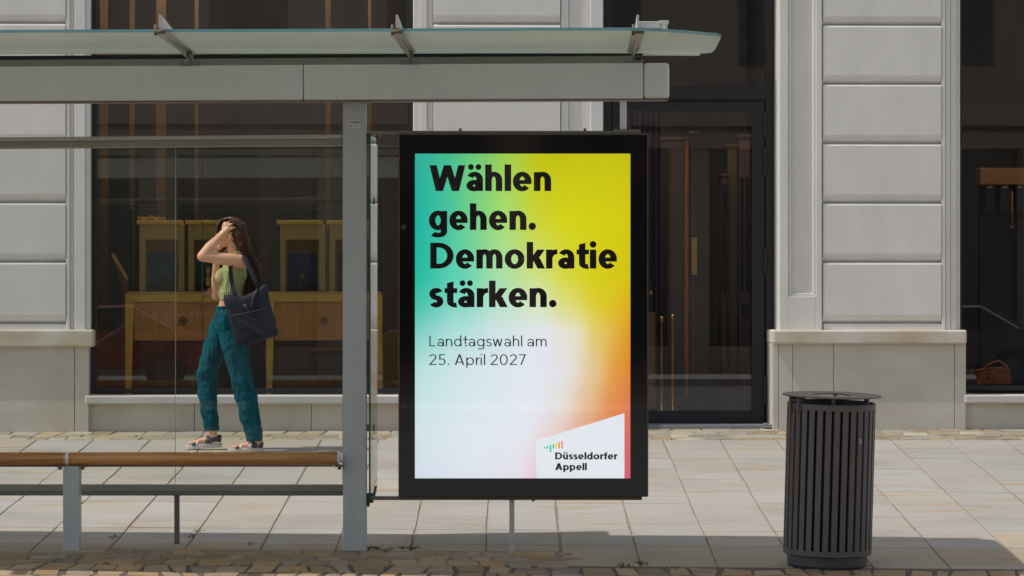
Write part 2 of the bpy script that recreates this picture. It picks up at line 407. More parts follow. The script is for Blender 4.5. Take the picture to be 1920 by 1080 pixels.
# door
D = .42
fr = MB()
def fb(p0, p1, q0, q1, v0=D, v1=D+.1): bb(fr, p0, p1, q0, q1, v0, v1)
fb(1131, 1146, None, 797); fb(1436, 1452, None, 797); fb(1146, 1436, 160, 186); fb(1146, 1436, 186, 190, D+.02, D+.1)
door = fr.build('door', black_frame, bld, .004); door['label'] = 'tall dark framed glass shop door beside the panelled pilaster'
fr = MB(); fb(1148, 1176, 190, 795, D+.01, D+.07); fb(1410, 1434, 190, 795, D+.01, D+.07); fb(1176, 1410, 190, 208, D+.01, D+.07); fb(1176, 1410, 770, 795, D+.01, D+.07)
fr.build('door_leaf', black_frame, door, .004)
m = MB(); m.box(U(1176, D), U(1410, D), D+.035, D+.045, V(770, D), V(208, D)); m.build('glass', win_glass, door)
m = MB(); m.box(U(1146, D), U(1436, D), D+.035, D+.045, V(160, D), TOP); m.build('transom_glass', win_glass, door)
for a, b in ((208, 258), (276, 330), (463, 514), (706, 757)):
    m = MB(); z0, z1 = V(b, D), V(a, D); x = U(1435, D)
    for i in range(3):
        h = (z1-z0)/3; m.tube([Vector((x, D-.012, z0+h*i+.003)), Vector((x, D-.012, z0+h*(i+1)-.003))], .011, 10)
    m.build('hinge', mat('hinge', (.03, .035, .042), .35), door, 0)
bb(MB(), 1131, 1452, 797, None, .1, .6).build('threshold', mat('threshold', (.22, .23, .25), .6), bld, .004)
m = MB(); bb(m, 1432, 1440, 794, 803, .06, .12); bb(m, 1440, 1450, 796, 803, .04, .1); m.build('door_stop', mat('stop', (.25, .26, .27), .4), bld, .004)
# door side reveal on the left
bb(MB(), 1120, 1131, None, None, .05, .7).build('reveal', plaster, bld)
# interior shell
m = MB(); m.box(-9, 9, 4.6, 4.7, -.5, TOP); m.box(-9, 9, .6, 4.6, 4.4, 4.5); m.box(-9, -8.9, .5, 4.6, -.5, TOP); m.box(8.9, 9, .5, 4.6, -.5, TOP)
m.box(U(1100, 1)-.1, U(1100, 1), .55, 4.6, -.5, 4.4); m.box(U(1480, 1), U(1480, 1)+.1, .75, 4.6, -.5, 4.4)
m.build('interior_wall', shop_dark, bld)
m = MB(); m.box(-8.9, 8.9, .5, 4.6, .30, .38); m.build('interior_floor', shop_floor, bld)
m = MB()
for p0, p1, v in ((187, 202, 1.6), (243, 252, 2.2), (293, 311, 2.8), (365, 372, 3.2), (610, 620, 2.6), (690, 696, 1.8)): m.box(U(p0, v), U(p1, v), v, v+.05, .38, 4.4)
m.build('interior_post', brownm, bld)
fillm = bpy.data.materials.new('warm_fill_glow'); fillm.use_nodes = True  # glowing discs added out of view overhead to brighten the shop interior
q_ = fillm.node_tree.nodes['Principled BSDF']; q_.inputs['Emission Color'].default_value = (1, .78, .5, 1); q_.inputs['Emission Strength'].default_value = 140
for px, v in ((250, 1.0), (400, 1.0), (560, 1.0), (680, 1.0), (330, 2.6), (600, 2.6), (1210, 1.2), (1320, 1.0), (1390, 1.4), (1850, .9), (1960, 1.2)):
    m = MB(); m.tube([Vector((U(px, v), v, 4.30)), Vector((U(px, v), v, 4.36))], .09, 16); m.build('added_fill_lamp', fillm, bld)
# things in the left shop window
def bpos(px, v, z): return bld.matrix_world  # unused placeholder
def shop(name, label, cat, px, v, z, group=None):
    u = U(px, v); o = thing(name, label, cat, (u*ct-v*st, ZW+u*st+v*ct, z), TH, group); o['_u'] = u; o['_v'] = v; o['_z'] = z; return o
class LB(MB):
    """pixel boxes in the local frame of a shop thing"""
    def __init__(s, t): super().__init__(); s.t = t
    def pb(s, p0, p1, q0, q1, v0, v1):
        u, v, z = s.t['_u'], s.t['_v'], s.t['_z']
        s.box(U(p0, v0)-u, U(p1, v0)-u, v0-v, v1-v, V(q1, v0)-z, V(q0, v0)-z); return s
FL = .38
def ornament(t, px, py, r, v):
    m = LB(t); u = U(px, v)-t['_u']; z = V(py, v)-t['_z']; y = v-t['_v']
    for k in range(8):
        a = k*math.pi/4; rr = r*(.62 if k % 2 == 0 else .5)
        c = Vector((u+math.cos(a)*rr, y, z+math.sin(a)*rr)); q = r*.2
        for b2 in range(1):
            m.prism([c+Vector((q, 0, 0)), c+Vector((0, 0, q)), c+Vector((-q, 0, 0)), c+Vector((0, 0, -q))], (0, -.006, 0))
    c = Vector((u, y, z)); q = r*.3
    m.prism([c+Vector((q, 0, 0)), c+Vector((0, 0, q)), c+Vector((-q, 0, 0)), c+Vector((0, 0, -q))], (0, -.006, 0))
    m.build('ornament', mat('dark_ornament', (.07, .045, .02), .6), t)
def table(p0, p1, pc, lab):
    v0 = .75; v1 = 1.35
    t = shop('display_table', lab, 'table', (p0+p1)/2, v0, FL, 'display tables in the shop window')
    LB(t).pb(p0, p1, 552, 566, v0, v1).build('table_top', gold, t, .004)
    LB(t).pb(p0+2, p1-2, 547, 552, v0+.02, v1).build('rim', gold_dim, t, .003)
    LB(t).pb(p0+16, p1-12, 566, 638, v0+.02, v1-.02).build('apron', veneer, t, .003)
    zt = V(566, v0)-FL
    for i, (a, b, w_) in enumerate(((p0, p0+16, 0), (p1-12, p1, 0), (p0, p0+16, 1), (p1-14, p1-1, 1))):
        vv = v0 if w_ == 0 else v1-.06; m = MB()
        ua, ub = U(a, v0)-t['_u'], U(b, v0)-t['_u']; y = vv-v0; ta = (ub-ua)*.42
        if i % 2 == 0: top = (ua, ub); bt = (ua+.0, ub-ta)
        else: top = (ua, ub); bt = (ua+ta, ub)
        if w_: bt = (bt[0]+.06, bt[1]+.06)
        m.prism([Vector((top[0], y, zt)), Vector((top[1], y, zt)), Vector((bt[1], y, 0)), Vector((bt[0], y, 0))], (0, .05, 0))
        m.build('leg', gold if w_ == 0 else brownm, t, .003)
    ornament(t, pc, 602, .045, v0+.018)
    return t
table(235, 452, 343, 'gold edged display table with wood front, partly behind the walking woman')
table(499, 717, 608, 'gold edged display table with wood front, crossed by the shelter post')
teal_p = mat('teal_panel', (.015, .12, .13), .5, col2=(.01, .05, .075), scale=5)
green_p = mat('green_panel', (.02, .10, .07), .5, col2=(.01, .05, .04), scale=6)
purp_p = mat('purple_panel', (.065, .035, .13), .5, col2=(.03, .025, .09), scale=5)
red_p = mat('red_panel', (.14, .03, .04), .5, col2=(.06, .02, .03), scale=5)
def niche(p0, p1, pm, lab, v0=.85):
    zb = V(547, .9)
    t = shop('display_niche', lab, 'display case', (p0+p1)/2, v0, zb, 'gold display niches on the tables')
    LB(t).pb(p0, p1, 413, 421, v0-.02, v0+.3).build('cornice', gold, t, .003)
    w = p1-p0
    m = LB(t); a, b = p0+6, p1+5 if p1-p0 > 84 else p1
    m.pb(a, a+11, 421, 546, v0, v0+.28); m.pb(b-12, b, 421, 546, v0, v0+.28); m.pb(a+11, b-12, 421, 450, v0, v0+.28); m.pb(a+11, b-12, 450, 546, v0+.24, v0+.28)
    m.build('frame', gold_dim, t, .003)
    m = LB(t); m.pb(a+14, b-15, 472, 536, v0+.14, v0+.16); m.build('backdrop', pm, t, .002)
    m = LB(t); m.pb(a+13, b-14, 471.2, 472.2, v0+.13, v0+.165); m.pb(a+13, a+14, 472, 537, v0+.13, v0+.165); m.pb(b-15, b-14, 472, 537, v0+.13, v0+.165); m.build('trim', gold, t)
    m = LB(t); m.pb((a+b)/2-6, (a+b)/2+6, 520, 546, v0+.05, v0+.1); m.pb(a+14, b-15, 543, 546, v0+.02, v0+.2); m.build('stand', mat('stand', (.03, .02, .025), .5), t, .003)
niche(256, 341, teal_p, 'gold niche with glowing teal backdrop, leftmost in the shop window')
niche(347, 432, green_p, 'gold niche with dark green backdrop, partly behind the woman')
niche(519, 605, purp_p, 'gold niche with purple backdrop right of the woman')
niche(612, 698, red_p, 'gold niche with dark red backdrop, mostly behind the shelter post')
for p0, p1, lab in ((241, 452, 'tall glass vitrine box over the teal and green niches'), (505, 711, 'tall glass vitrine box over the purple and red niches')):
    t = shop('glass_vitrine', lab, 'glass case', (p0+p1)/2, .8, V(547, .9), 'glass vitrines on the tables')
    m = LB(t); m.pb(p0, p1, 394, 546, .79, .795); m.pb(p0, p1, 393, 394, .79, 1.25); m.pb(p0, p0+1, 394, 546, .8, 1.25); m.pb(p1-1, p1, 394, 546, .8, 1.25)
    m.build('glass', case_glass, t)
    m = LB(t)
    for q in (p0, p1): m.pb(q-.7, q+.7, 393, 546, .785, .79)
    m.pb(p0, p1, 392.6, 394, .785, .79); m.build('glass_edge', mat('teal_edge', (.05, .13, .13), .3), t)
bright_gold = mat('bright_gold', (.8, .45, .06), .3, metal=.6)
t = shop('gold_brooch', 'bright gold jewel bar lying on the teal niche', 'jewellery', 284, .9, V(413, .9))
m = LB(t); m.pb(263, 301, 407, 410.5, .87, .9); m.pb(258, 261, 406, 411, .87, .9); m.pb(306, 310, 408, 411, .87, .9); m.pb(268, 272, 410.5, 413, .87, .9); m.pb(290, 294, 410.5, 413, .87, .9); m.pb(283, 286, 403.5, 407, .87, .9); m.pb(301, 306, 409, 410, .87, .9)
m.build('bar', bright_gold, t, .002)
t = shop('gold_watch', 'small gold watch on a stand in the green niche', 'watch', 390, .9, V(536, .9))
m = LB(t); m.pb(387, 393, 500, 503, .88, .9); m.pb(386, 394, 504, 512, .88, .9); m.pb(388, 392, 513, 518, .88, .9); m.pb(386, 394, 519, 536, .87, .9); m.build('watch_body', bright_gold, t, .003)
t = shop('gold_ring_box', 'small gold ring standing before the purple backdrop', 'ring', 566, .9, V(546, .9))
m = MB(); zc = V(517, .9)-V(546, .9)
m.tube([Vector((math.cos(a)*.014, 0, zc+math.sin(a)*.014)) for a in [i*math.pi/8 for i in range(17)]], .003, 6, cap=False); m.build('ring', bright_gold, t, 0, smooth=True)
LB(t).pb(561, 571, 523, 546, .88, .93).build('cushion', red_p, t, .003)
# slanted red ornament on the left
t = shop('carved_wedge', 'slanting red and gold carved display wedge at the left of the window', 'ornament', 224, .8, FL)
m = MB(); u0 = U(224, .8)
def lp(px, py, v=.8): return Vector((U(px, v)-u0, 0, V(py, v)-FL))
m.prism([lp(208, 478), lp(214, 475), lp(240, 520), lp(240, 720), lp(230, 720), lp(230, 535)], (0, .05, 0)); m.build('wedge', mat('red_carving', (.20, .06, .04), .6, col2=(.12, .07, .03), scale=40), t)
m = MB(); m.prism([lp(208.5, 477.5), lp(214, 475), lp(240, 520), lp(238, 527)], (0, -.01, 0)); m.build('edge', gold_dim, t)
# round-backed chair at the right end of the left window
t = shop('tub_chair', 'rounded tan tub chair behind the display tables near the poster', 'chair', 738, 1.2, FL)
m = MB(); zt = V(618, 1.2)-FL; prof = []
for i in range(13):
    a = math.pi*i/12; prof.append(Vector((-math.cos(a)*.11, 0, zt-.12+math.sin(a)*.12)))
m.prism(prof+[Vector((.11, 0, .3)), Vector((-.11, 0, .3))], (0, .06, 0)); m.build('backrest', mat('tan_leather', (.30, .20, .06), .5), t, .01)
MB().box(-.11, .11, -.2, 0, .27, .33).build('seat', MATS['tan_leather'], t, .02)
for sx in (-.09, .09):
    for sy in (-.17, .03): MB().box(sx-.012, sx+.012, sy-.012, sy+.012, 0, .28).build('leg', brownm, t)
# low stool/plinth between tables
t = shop('wooden_stool', 'dark wooden stool under the right display table', 'stool', 596, 1.9, FL)
m = LB(t); m.pb(582, 650, 655, 664, 1.9, 2.2); m.build('seat', brownm, t, .004)
for a in (584, 640): LB(t).pb(a, a+8, 664, 719, 1.9, 1.95).build('leg', brownm, t)
# behind the door: purple curtain, stands, rope posts
t = shop('purple_curtain', 'dark purple curtain hanging inside the shop door', 'curtain', 1200, 1.3, FL)
b = MB(); n_ = 60; pts = []
for i in range(n_+1):
    px = 1150+(1238-1150)*i/n_; pts.append(Vector((U(px, 1.3)-t['_u'], .025*math.sin(i*.9)+.01*math.sin(i*2.3), 0)))
for a, c in zip(pts, pts[1:]): b.b.faces.new([b.b.verts.new(q) for q in (a, c, c+Vector((0, 0, 2.45)), a+Vector((0, 0, 2.45)))])
b.build('drape', mat('purple_cloth', (.085, .045, .12), .8, var=.3, scale=3), t, recalc=False, smooth=False)
def column(p0, p1, q0, m_, lab, v, extra=None, grp=None):
    t = shop('display_column', lab, 'display column', (p0+p1)/2, v, FL)
    LB(t).pb(p0, p1, q0, 745, v, v+.18).build('shaft', m_, t, .004)
    LB(t).pb(p0-2, p1+2, q0-5, q0, v-.01, v+.2).build('cap', brownm, t, .003)
    if extra:
        for (a, b2, c, d, mm) in extra: LB(t).pb(a, b2, c, d, v-.012, v).build('inlay', mm, t)
orange = mat('orange_edge', (.42, .13, .02), .5)
mauve = mat('mauve_panel', (.12, .06, .075), .6, var=.2, scale=4)
taupe = mat('taupe_panel', (.115, .09, .06), .6, var=.2, scale=4)
column(1284, 1291, 262, orange, 'thin orange lit upright inside the shop door', 1.4)
column(1294, 1309, 250, mat('dark_maroon', (.05, .025, .025), .5), 'dark maroon display column with a gold inlay inside the door', 1.5, [(1297, 1307, 445, 515, gold_dim), (1297, 1307, 403, 440, brownm)])
column(1352, 1364, 330, mauve, 'slim mauve display column right of the maroon one', 2.0, [(1354, 1362, 345, 548, mat('black_slot', (.01, .01, .012), .4))])
column(1364, 1383, 275, taupe, 'tall taupe display column between two mauve ones', 2.1)
column(1386, 1406, 257, mauve, 'broad mauve display column nearest the door hinges', 1.9, [(1388, 1394, 332, 546, MATS['black_slot']), (1398, 1404, 332, 546, MATS['black_slot']), (1390, 1403, 570, 590, MATS['black_slot'])])
column(1237, 1283, 262, mat('deep_brown', (.045, .03, .03), .6, var=.3, scale=2), 'wide dark brown display column beside the purple curtain', 2.2)
t = shop('wooden_lectern', 'tan wooden pedestal just right of the poster frame', 'pedestal', 1222, .95, FL)
LB(t).pb(1214, 1229, 586, 765, .9, 1.1).build('box', mat('tan_wood', (.24, .15, .05), .5, var=.2, scale=5), t, .004)
LB(t).pb(1217, 1224, 540, 586, .93, 1.0).build('figurine', MATS['black_slot'], t, .006)
LB(t).pb(1218, 1223, 545, 552, .925, .93).build('gold_band', bright_gold, t)
for i, (px, lab) in enumerate(((1240, 'brass rope post nearest the tan pedestal'), (1261, 'brass rope post beside the orange upright'))):
    t = shop('rope_post', lab+' behind the door glass', 'rope post', px, 1.3+.1*i, FL, 'brass rope posts behind the door')
    zt = V(600-4*i, 1.3)-FL
    MB().lathe([(.001, zt+.03), (.018, zt+.025), (.03, zt), (.022, zt-.03), (.012, zt-.045), (.016, zt-.06), (.014, zt-.1), (.014, .03), (.11, .02), (.12, 0)], 20).build('post', mat('brass', (.45, .27, .06), .3, metal=.8), t, smooth=True)
# right window display
t = shop('tan_handbag', 'tan leather handbag standing in the right shop window', 'handbag', 1862, .6, V(722, .6))
m = MB(); u0, z0 = t['_u'], t['_z']
def lq(px, py, d=0): return Vector((U(px, .6)-u0, d, V(py, .6)-z0))
m.prism([lq(1832, 722), lq(1898, 722), lq(1893, 693), lq(1880, 689), (lq(1850, 691)), lq(1834, 699)], (0, .09, 0)); leather = mat('orange_leather', (.42, .13, .035), .45, var=.2, scale=20)
m.build('body', leather, t, .012, 3)
MB().tube([lq(1836, 698), lq(1845, 690), lq(1862, 680), lq(1872, 677), lq(1884, 684), lq(1896, 696)], .008, 8).build('handle', leather, t, smooth=True)
MB().tube([lq(1818, 698, -.02), lq(1835, 694, -.02), lq(1860, 690, -.01), lq(1892, 700, 0)], .007, 8).build('strap', leather, t, smooth=True)
LB(t).pb(1853, 1872, 700, 712, .585, .6).build('flap', leather, t, .006)
t = shop('strap_cabinet', 'warm brown cabinet with dark straps hanging in the right window', 'cabinet', 1900, 1.0, FL)
LB(t).pb(1838, 1990, 314, 345, 1.0, 1.3).build('header', mat('amber_wood', (.42, .18, .04), .5), t, .004)
m = LB(t); m.pb(1838, 1990, 345, 720, 1.2, 1.3); m.build('back_panel', mat('near_black', (.012, .012, .014), .6), t)
for px in (1847, 1875, 1903, 1931):
    m = LB(t); m.pb(px, px+19, 343, 400, 1.05, 1.1); m.build('strap', MATS['near_black'], t, .006)
    m = LB(t); m.pb(px+5, px+14, 348, 352, 1.04, 1.05); m.build('buckle', gold_dim, t)
t = shop('amber_rod', 'thin amber rod hanging in the right shop window', 'rod', 1898, .8, V(425, .8))
m = MB(); m.tube([Vector((0, 0, 0)), Vector((0, 0, .27))], .007, 8); m.ball(Vector((0, 0, 0)), .012, .012, .012, 8); m.ball(Vector((0, 0, .12)), .012, .012, .012, 8); m.build('rod', orange, t, smooth=True)

# ------------------------------------------------------------ bus shelter
Zp = 23.26                                      # plane of the posts
sh = thing('bus_shelter', 'grey steel bus shelter with frosted glass canopy and clear glass walls', 'bus shelter', (X(665, Zp), Zp, G(X(665, Zp), Zp)))
SO = Vector(sh.location)
def sb(mb, p0, p1, q0, q1, Z0, Z1):             # pixel box at the shelter (front face at Z0)
    mb.box(X(p0, Z0)-SO.x, X(p1, Z0)-SO.x, Z0-SO.y, Z1-SO.y, H(q1, Z0)-SO.z, H(q0, Z0)-SO.z); return mb
def SP(px, py, Z): return P(px, py, Z)-SO
sb(MB(), 643, 687, 189, 1034.5, Zp-.06, Zp+.06).build('post', steel_post, sh, .006)
m = MB(); m.box(-6.6-SO.x, -6.47-SO.x, -.06, .06, -.1, 2.5); m.build('post', steel_post, sh, .006)
# fascia (one run per sheet, rising slightly to the right)
def strip(name, px0, px1, qt0, qt1, qb0, qb1, Z0, Z1, m_, bev, parent=sh):
    m = MB(); a = [SP(px0, qb0, Z0), SP(px1, qb1, Z0), SP(px1, qt1, Z0), SP(px0, qt0, Z0)]
    m.prism(a, (0, Z1-Z0, 0)); return m.build(name, m_, parent, bev, 3)
def lin(x, a, b): return a+(b-a)*x/1200
for a, b in ((-1700, 568.2), (569.2, 1206), (1206.9, 1255)):
    e = strip('fascia', a, b, lin(a, 125, 118), lin(b, 125, 118), lin(a, 190, 185), lin(b, 190, 185), Zp-.11, Zp+.10, steel_grey, .010 if b < 1250 else .018)
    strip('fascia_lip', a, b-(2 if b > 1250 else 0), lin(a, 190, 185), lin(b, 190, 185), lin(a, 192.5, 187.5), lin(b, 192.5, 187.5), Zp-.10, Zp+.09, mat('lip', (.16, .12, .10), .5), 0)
Zb = 23.72; ZN = 21.6; DZ = 471*ZN/F
strip('gutter', -1700, 1186, lin(-1700, 112, 104), 104, 130, 126, Zb-.05, Zb+.05, green_grey, .004)
strip('gasket', -1700, 1205, lin(-1700, 105, 99), 98.5, lin(-1700, 112, 105), 104, Zb-.052, Zb+.048, rubber, 0)
strip('edge_bar', 1206, 1313, 98.5, 98.5, 103, 103.5, Zb-.05, Zb+.02, steel_grey, .003)
# canopy glass outline at constant height
def cz(px, py): Z = F*DZ/(HY-py); return Vector((X(px, Z), Z, HC+DZ))-SO
out = [cz(-1500, 66), cz(569, 59.5), cz(1000, 57.5), cz(1180, 57), cz(1240, 59), cz(1290, 62.5), cz(1325, 66), cz(1345, 67), cz(1352, 70), cz(1345, 85), cz(1340, 94), cz(1334, 99), cz(1325, 100), cz(-1500, 104)]
m = MB(); m.prism(out, (0, 0, .014)); m.build('canopy_glass', frost, sh)
m = MB(); e = out[:9]
for a, b in zip(e, e[1:]):
    a2 = a+Vector((0, -.003, -.0005)); b2 = b+Vector((0, -.003, -.0005)); m.prism([a2, b2, b2+Vector((0, 0, .015)), a2+Vector((0, 0, .015))], (0, .003, 0))
m.build('glass_edge', mat('aqua_edge', (.16, .34, .36), .2), sh)
# canopy brackets
white_br = mat('bracket_paint', (.50, .50, .48), .4, var=.15, scale=10)
def bracket(px0, px1):                          # near end px0, root px1
    z = HC+DZ-.002; Zn = ZN-.03; Zf = 23.7
    a = Vector((X(px0, Zn), Zn, z)); b_ = Vector((X(px1, 23.5), 23.5, z)); d = (b_-a).normalized(); s = Vector((d.y, -d.x, 0))
    m = MB(); w = .031
    m.prism([a-s*w-SO, a+s*w-SO, b_+s*w*1.0-SO, b_-s*w-SO], (0, 0, -.008))
    # web below tapering to the beam
    mid = a+(b_-a)*.12
    m.prism([mid-s*.004+Vector((0, 0, -.008))-SO, b_-s*.004+Vector((0, 0, -.008))-SO, b_-s*.004+Vector((0, 0, -.05))-SO], s*.008)
    br = m.build('canopy_bracket', white_br, sh, .001)
    # fin above the glass front edge
    m = MB(); t = z+.018
    m.prism([a-s*.006+Vector((0, 0, .018))-SO, a-s*.006+Vector((0, 0, .085))-SO-d*.0, a-s*.006+d*.04+Vector((0, 0, .083))-SO, a-s*.006+d*1.5+Vector((0, 0, .02))-SO], s*.012)
    m.build('fin', white_br, br, .001)
    # bolts/clamp at the tip
    m = MB(); c = a-SO+Vector((0, 0, -.0)); m.tube([c-s*.03, c+s*.03], .011, 8); m.tube([c-s*.022+Vector((0, 0, -.02)), c-s*.022+Vector((0, 0, .035))], .008, 8); m.build('bolt', rust, br, smooth=True)
    # stem down to the beam with foot plate
    q = Vector((X(px1+1, Zp+.02), Zp+.02, 0)); zb = H(lin(px1, 123, 116.5), Zp-.1); m = MB()
    q = q-SO; zs = zb-SO.z
    m.box(q.x-.010, q.x+.010, q.y-.05, q.y+.05, zs, DZ+HC-SO.z-.01)
    m.box(q.x-.055, q.x+.055, q.y-.09, q.y+.05, zs-.002, zs+.009)
    for k_ in (-.045, .045): m.tube([Vector((q.x+k_, q.y-.07, zs)), Vector((q.x+k_, q.y-.07, zs+.02))], .008, 6)
    m.build('stem', mat('stem', (.30, .31, .27), .5, var=.2, scale=30), br)
br_px = [(300, 357), (744, 770), (1196, 1186)]
for a, b in br_px: bracket(a, b)
for k_ in (1, 2, 3, 4): bracket(300-445*k_, 357-413*k_)
# stay rod on the right-hand bracket
m = MB(); zz = HC+DZ+.05-SO.z; x0 = X(1198, 21.9)-SO.x; x1 = X(1253, 21.9)-SO.x; yy = 21.9-SO.y
m.box(x0, x1-.03, yy-.006, yy+.006, zz-.015, zz+.02); m.tube([Vector((x1-.02, yy, zz-.04)), Vector((x1-.02, yy, zz+.022))], .016, 12); m.box(x1-.05, x1+.002, yy-.016, yy+.016, zz+.006, zz+.024)
m.build('canopy_stay', white_br, sh, .002)
# horizontal rails and rear glass
def zr(px): return 258-6*px/643
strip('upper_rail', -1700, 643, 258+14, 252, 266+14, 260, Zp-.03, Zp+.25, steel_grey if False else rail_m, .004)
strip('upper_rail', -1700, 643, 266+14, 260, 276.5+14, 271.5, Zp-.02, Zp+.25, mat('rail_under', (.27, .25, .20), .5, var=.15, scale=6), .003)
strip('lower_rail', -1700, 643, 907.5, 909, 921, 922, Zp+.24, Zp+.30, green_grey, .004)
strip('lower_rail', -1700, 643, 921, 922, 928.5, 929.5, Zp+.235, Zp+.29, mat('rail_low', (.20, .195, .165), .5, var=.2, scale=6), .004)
ZG = Zp+.265
for a, b in ((-1700, -340), (-337, 329.3), (331.3, 643)):
    m = MB(); sb(m, a, b, 268, 912, ZG, ZG+.010); m.build('glass_panel', thin_glass, sh)
    m = MB(); sb(m, b-.9, b, 275, 908, ZG-.001, ZG+.011); m.build('glass_edge', mat('tan_glass_edge', (.42, .36, .26), .3), sh)
m = MB(); sb(m, 326.5, 336, 928, 1019.5, ZG-.02, ZG+.02); m.build('rail_leg', mat('leg_dark', (.15, .145, .135), .5, var=.2, scale=10), sh, .003)
m = MB(); sb(m, -344, -333, 928, 1019.5, ZG-.02, ZG+.02); m.build('rail_leg', MATS['leg_dark'], sh, .003)
# side glass: pane running away from the camera, edge on
Zf = Zp+.80; Zn = Zp-.02
a = SP(692.3, 252, Zn); b_ = SP(705.0, 261, Zf); a0 = SP(692.3, 937, Zn); b0 = SP(705.0, 923.6, Zf)
m = MB(); m.prism([a, b_, b0, a0], (.008, 0, 0)); m.build('side_glass', glass_mat('side_glass_m', (.80, .86, .82), 1.5, extra=.03), sh)
m = MB(); m.prism([a+Vector((-.002, -.004, 0)), a+Vector((.008, -.004, 0)), a0+Vector((.008, -.004, 0)), a0+Vector((-.002, -.004, 0))], (0, .004, 0)); m.build('glass_edge', edge_glass, sh)
m = MB(); sb(m, 687, 692, 250, 271, Zn-.02, Zn+.06); sb(m, 705.5, 709.5, 253, 271, Zn+.02, Zn+.06)
sb(m, 687, 710, 249, 252, Zn-.03, Zn+.3)
m.build('glass_clamp', mat('clamp', (.13, .12, .09), .5, var=.3, scale=30), sh, .001)
for q0, q1 in ((371, 384), (796, 808)):
    m = MB()
    for k_ in range(3): sb(m, 687.5, 692, q0+k_*4.2, q0+3.4+k_*4.2, Zn-.01, Zn+.03)
    sb(m, 699.5, 702.5, q0, q1, Zn-.005, Zn+.02); m.build('glass_clamp', MATS['clamp'], sh, .001)
m = MB(); sb(m, 687, 700, 925, 943, Zn+.01, Zn+.06); m.prism([SP(697, 937, Zn), SP(702, 937, Zn), SP(707, 911, Zn), SP(702, 911, Zn)], (0, .03, 0)); sb(m, 687, 693, 940, 950, Zn-.01, Zn+.03); m.build('glass_clamp', MATS['clamp'], sh, .001)
# sticker on the post
m = MB(); sb(m, 654, 675, 226, 239.5, Zp-.0615, Zp-.0605); stk = m.build('sticker', white_m, sh)
m = MB(); sb(m, 656, 674, 228, 230.2, Zp-.0625, Zp-.0616); m.build('printed_line', mat('print', (.10, .09, .08), .6), stk)
m = MB(); sb(m, 656, 658.5, 235, 237.7, Zp-.0625, Zp-.0616); m.build('red_dot', mat('reddot', (.25, .08, .06), .6), stk)
m = MB(); sb(m, 661, 672, 233, 233.6, Zp-.0625, Zp-.0616); sb(m, 661, 670, 235.3, 235.8, Zp-.0625, Zp-.0616); m.build('fine_print', mat('print2', (.35, .33, .30), .6), stk)

# ------------------------------------------------------------ bench
be = thing('bench', 'round wooden leaning bench rail on a square grey steel leg', 'bench', (X(133, 23.2), 23.2, G(X(133, 23.2), 23.2)))
BO = Vector(be.location); ZBn = 23.17
def bp(px, py, Z): return P(px, py, Z)-BO
r = 12.2/F*ZBn
m = MB(); m.tube([bp(-1700, 861, ZBn), bp(118, 860, ZBn)], r, 24); m.build('seat_bar', wood, be, smooth=True)
m = MB(); m.tube([bp(134, 860, ZBn), bp(633, 859, ZBn)], r, 24); m.build('seat_bar', wood, be, smooth=True)
m = MB(); pts = [bp(118, 860, ZBn), bp(134, 860, ZBn)]; m.tube(pts, r*.985, 24); m.build('seat_bar', wood, be, smooth=True)
for px in (126.5,):
    m = MB(); m.tube([bp(px-2.6, 860, ZBn), bp(px+2.6, 860, ZBn)], r+.002, 24); m.build('ring', steel_grey, be, .001)
m = MB(); m.tube([bp(633.2, 859, ZBn), bp(637, 859, ZBn)], r+.002, 24); m.tube([bp(637.2, 859, ZBn), bp(643, 859, ZBn)], r*.7, 16); m.build('end_cap', steel_grey, be, .002)
m = MB(); m.prism([bp(-1700, 873.5, ZBn), bp(625, 872, ZBn), bp(625, 875, ZBn), bp(-1700, 876.3, ZBn)], (0, .05, 0)); m.build('under_strip', mat('brown_strip', (.14, .09, .06), .5), be)
m = MB(); m.box(X(118, 23.13)-BO.x, X(148.5, 23.13)-BO.x, -.07, .06, -.05, H(875, 23.13)-BO.z); m.build('leg', steel_post, be, .004)
m = MB(); z1 = H(875, 23.13)-BO.z
m.box(X(103, 23.13)-BO.x, X(161, 23.13)-BO.x, -.05, .05, z1-.004, z1+.006)
for px in (111, 153.5): m.tube([Vector((X(px, 23.13)-BO.x, -.03, z1-.018)), Vector((X(px, 23.13)-BO.x, -.03, z1))], .011, 6)
m.build('mounting_plate', rust, be)
m = MB(); z1 = H(874, 23.13)-BO.z
m.box(X(626, 23.13)-BO.x, X(643, 23.13)-BO.x, -.05, .05, z1-.006, z1+.004); m.tube([Vector((X(636, 23.13)-BO.x, -.03, z1-.02)), Vector((X(636, 23.13)-BO.x, -.03, z1))], .011, 6)
m.build('mounting_plate', rust, be)

# ------------------------------------------------------------ poster display
ZD = 23.14
pd = thing('poster_display', 'backlit election poster in a glossy black frame beside the shelter post', 'poster display', (X(980, ZD), ZD, G(X(980, ZD), ZD)))
DO = Vector(pd.location)
def DP(px, py, Z=ZD): return P(px, py, Z)-DO
def db(mb, p0, p1, q0, q1, y0, y1): mb.box(X(p0, ZD)-DO.x, X(p1, ZD)-DO.x, y0, y1, H(q1, ZD)-DO.z, H(q0, ZD)-DO.z); return mb
m = MB(); db(m, 749, 778, 253, 929, 0, .13); db(m, 1182, 1213.5, 253, 929, 0, .13); db(m, 778, 1182, 253, 288, 0, .13); db(m, 778, 1182, 897, 929, 0, .13); db(m, 778, 1182, 288, 897, .035, .13)
m.build('housing', dark_glass, pd, 0)
m = MB(); db(m, 747, 749, 251, 931, -.004, .14); db(m, 1213.5, 1215.5, 250, 931, -.004, .14); db(m, 749, 1213.5, 250, 253, -.004, .14); m.build('edge_trim', mat('bronze_edge', (.12, .105, .085), .35, metal=.3), pd, .001)
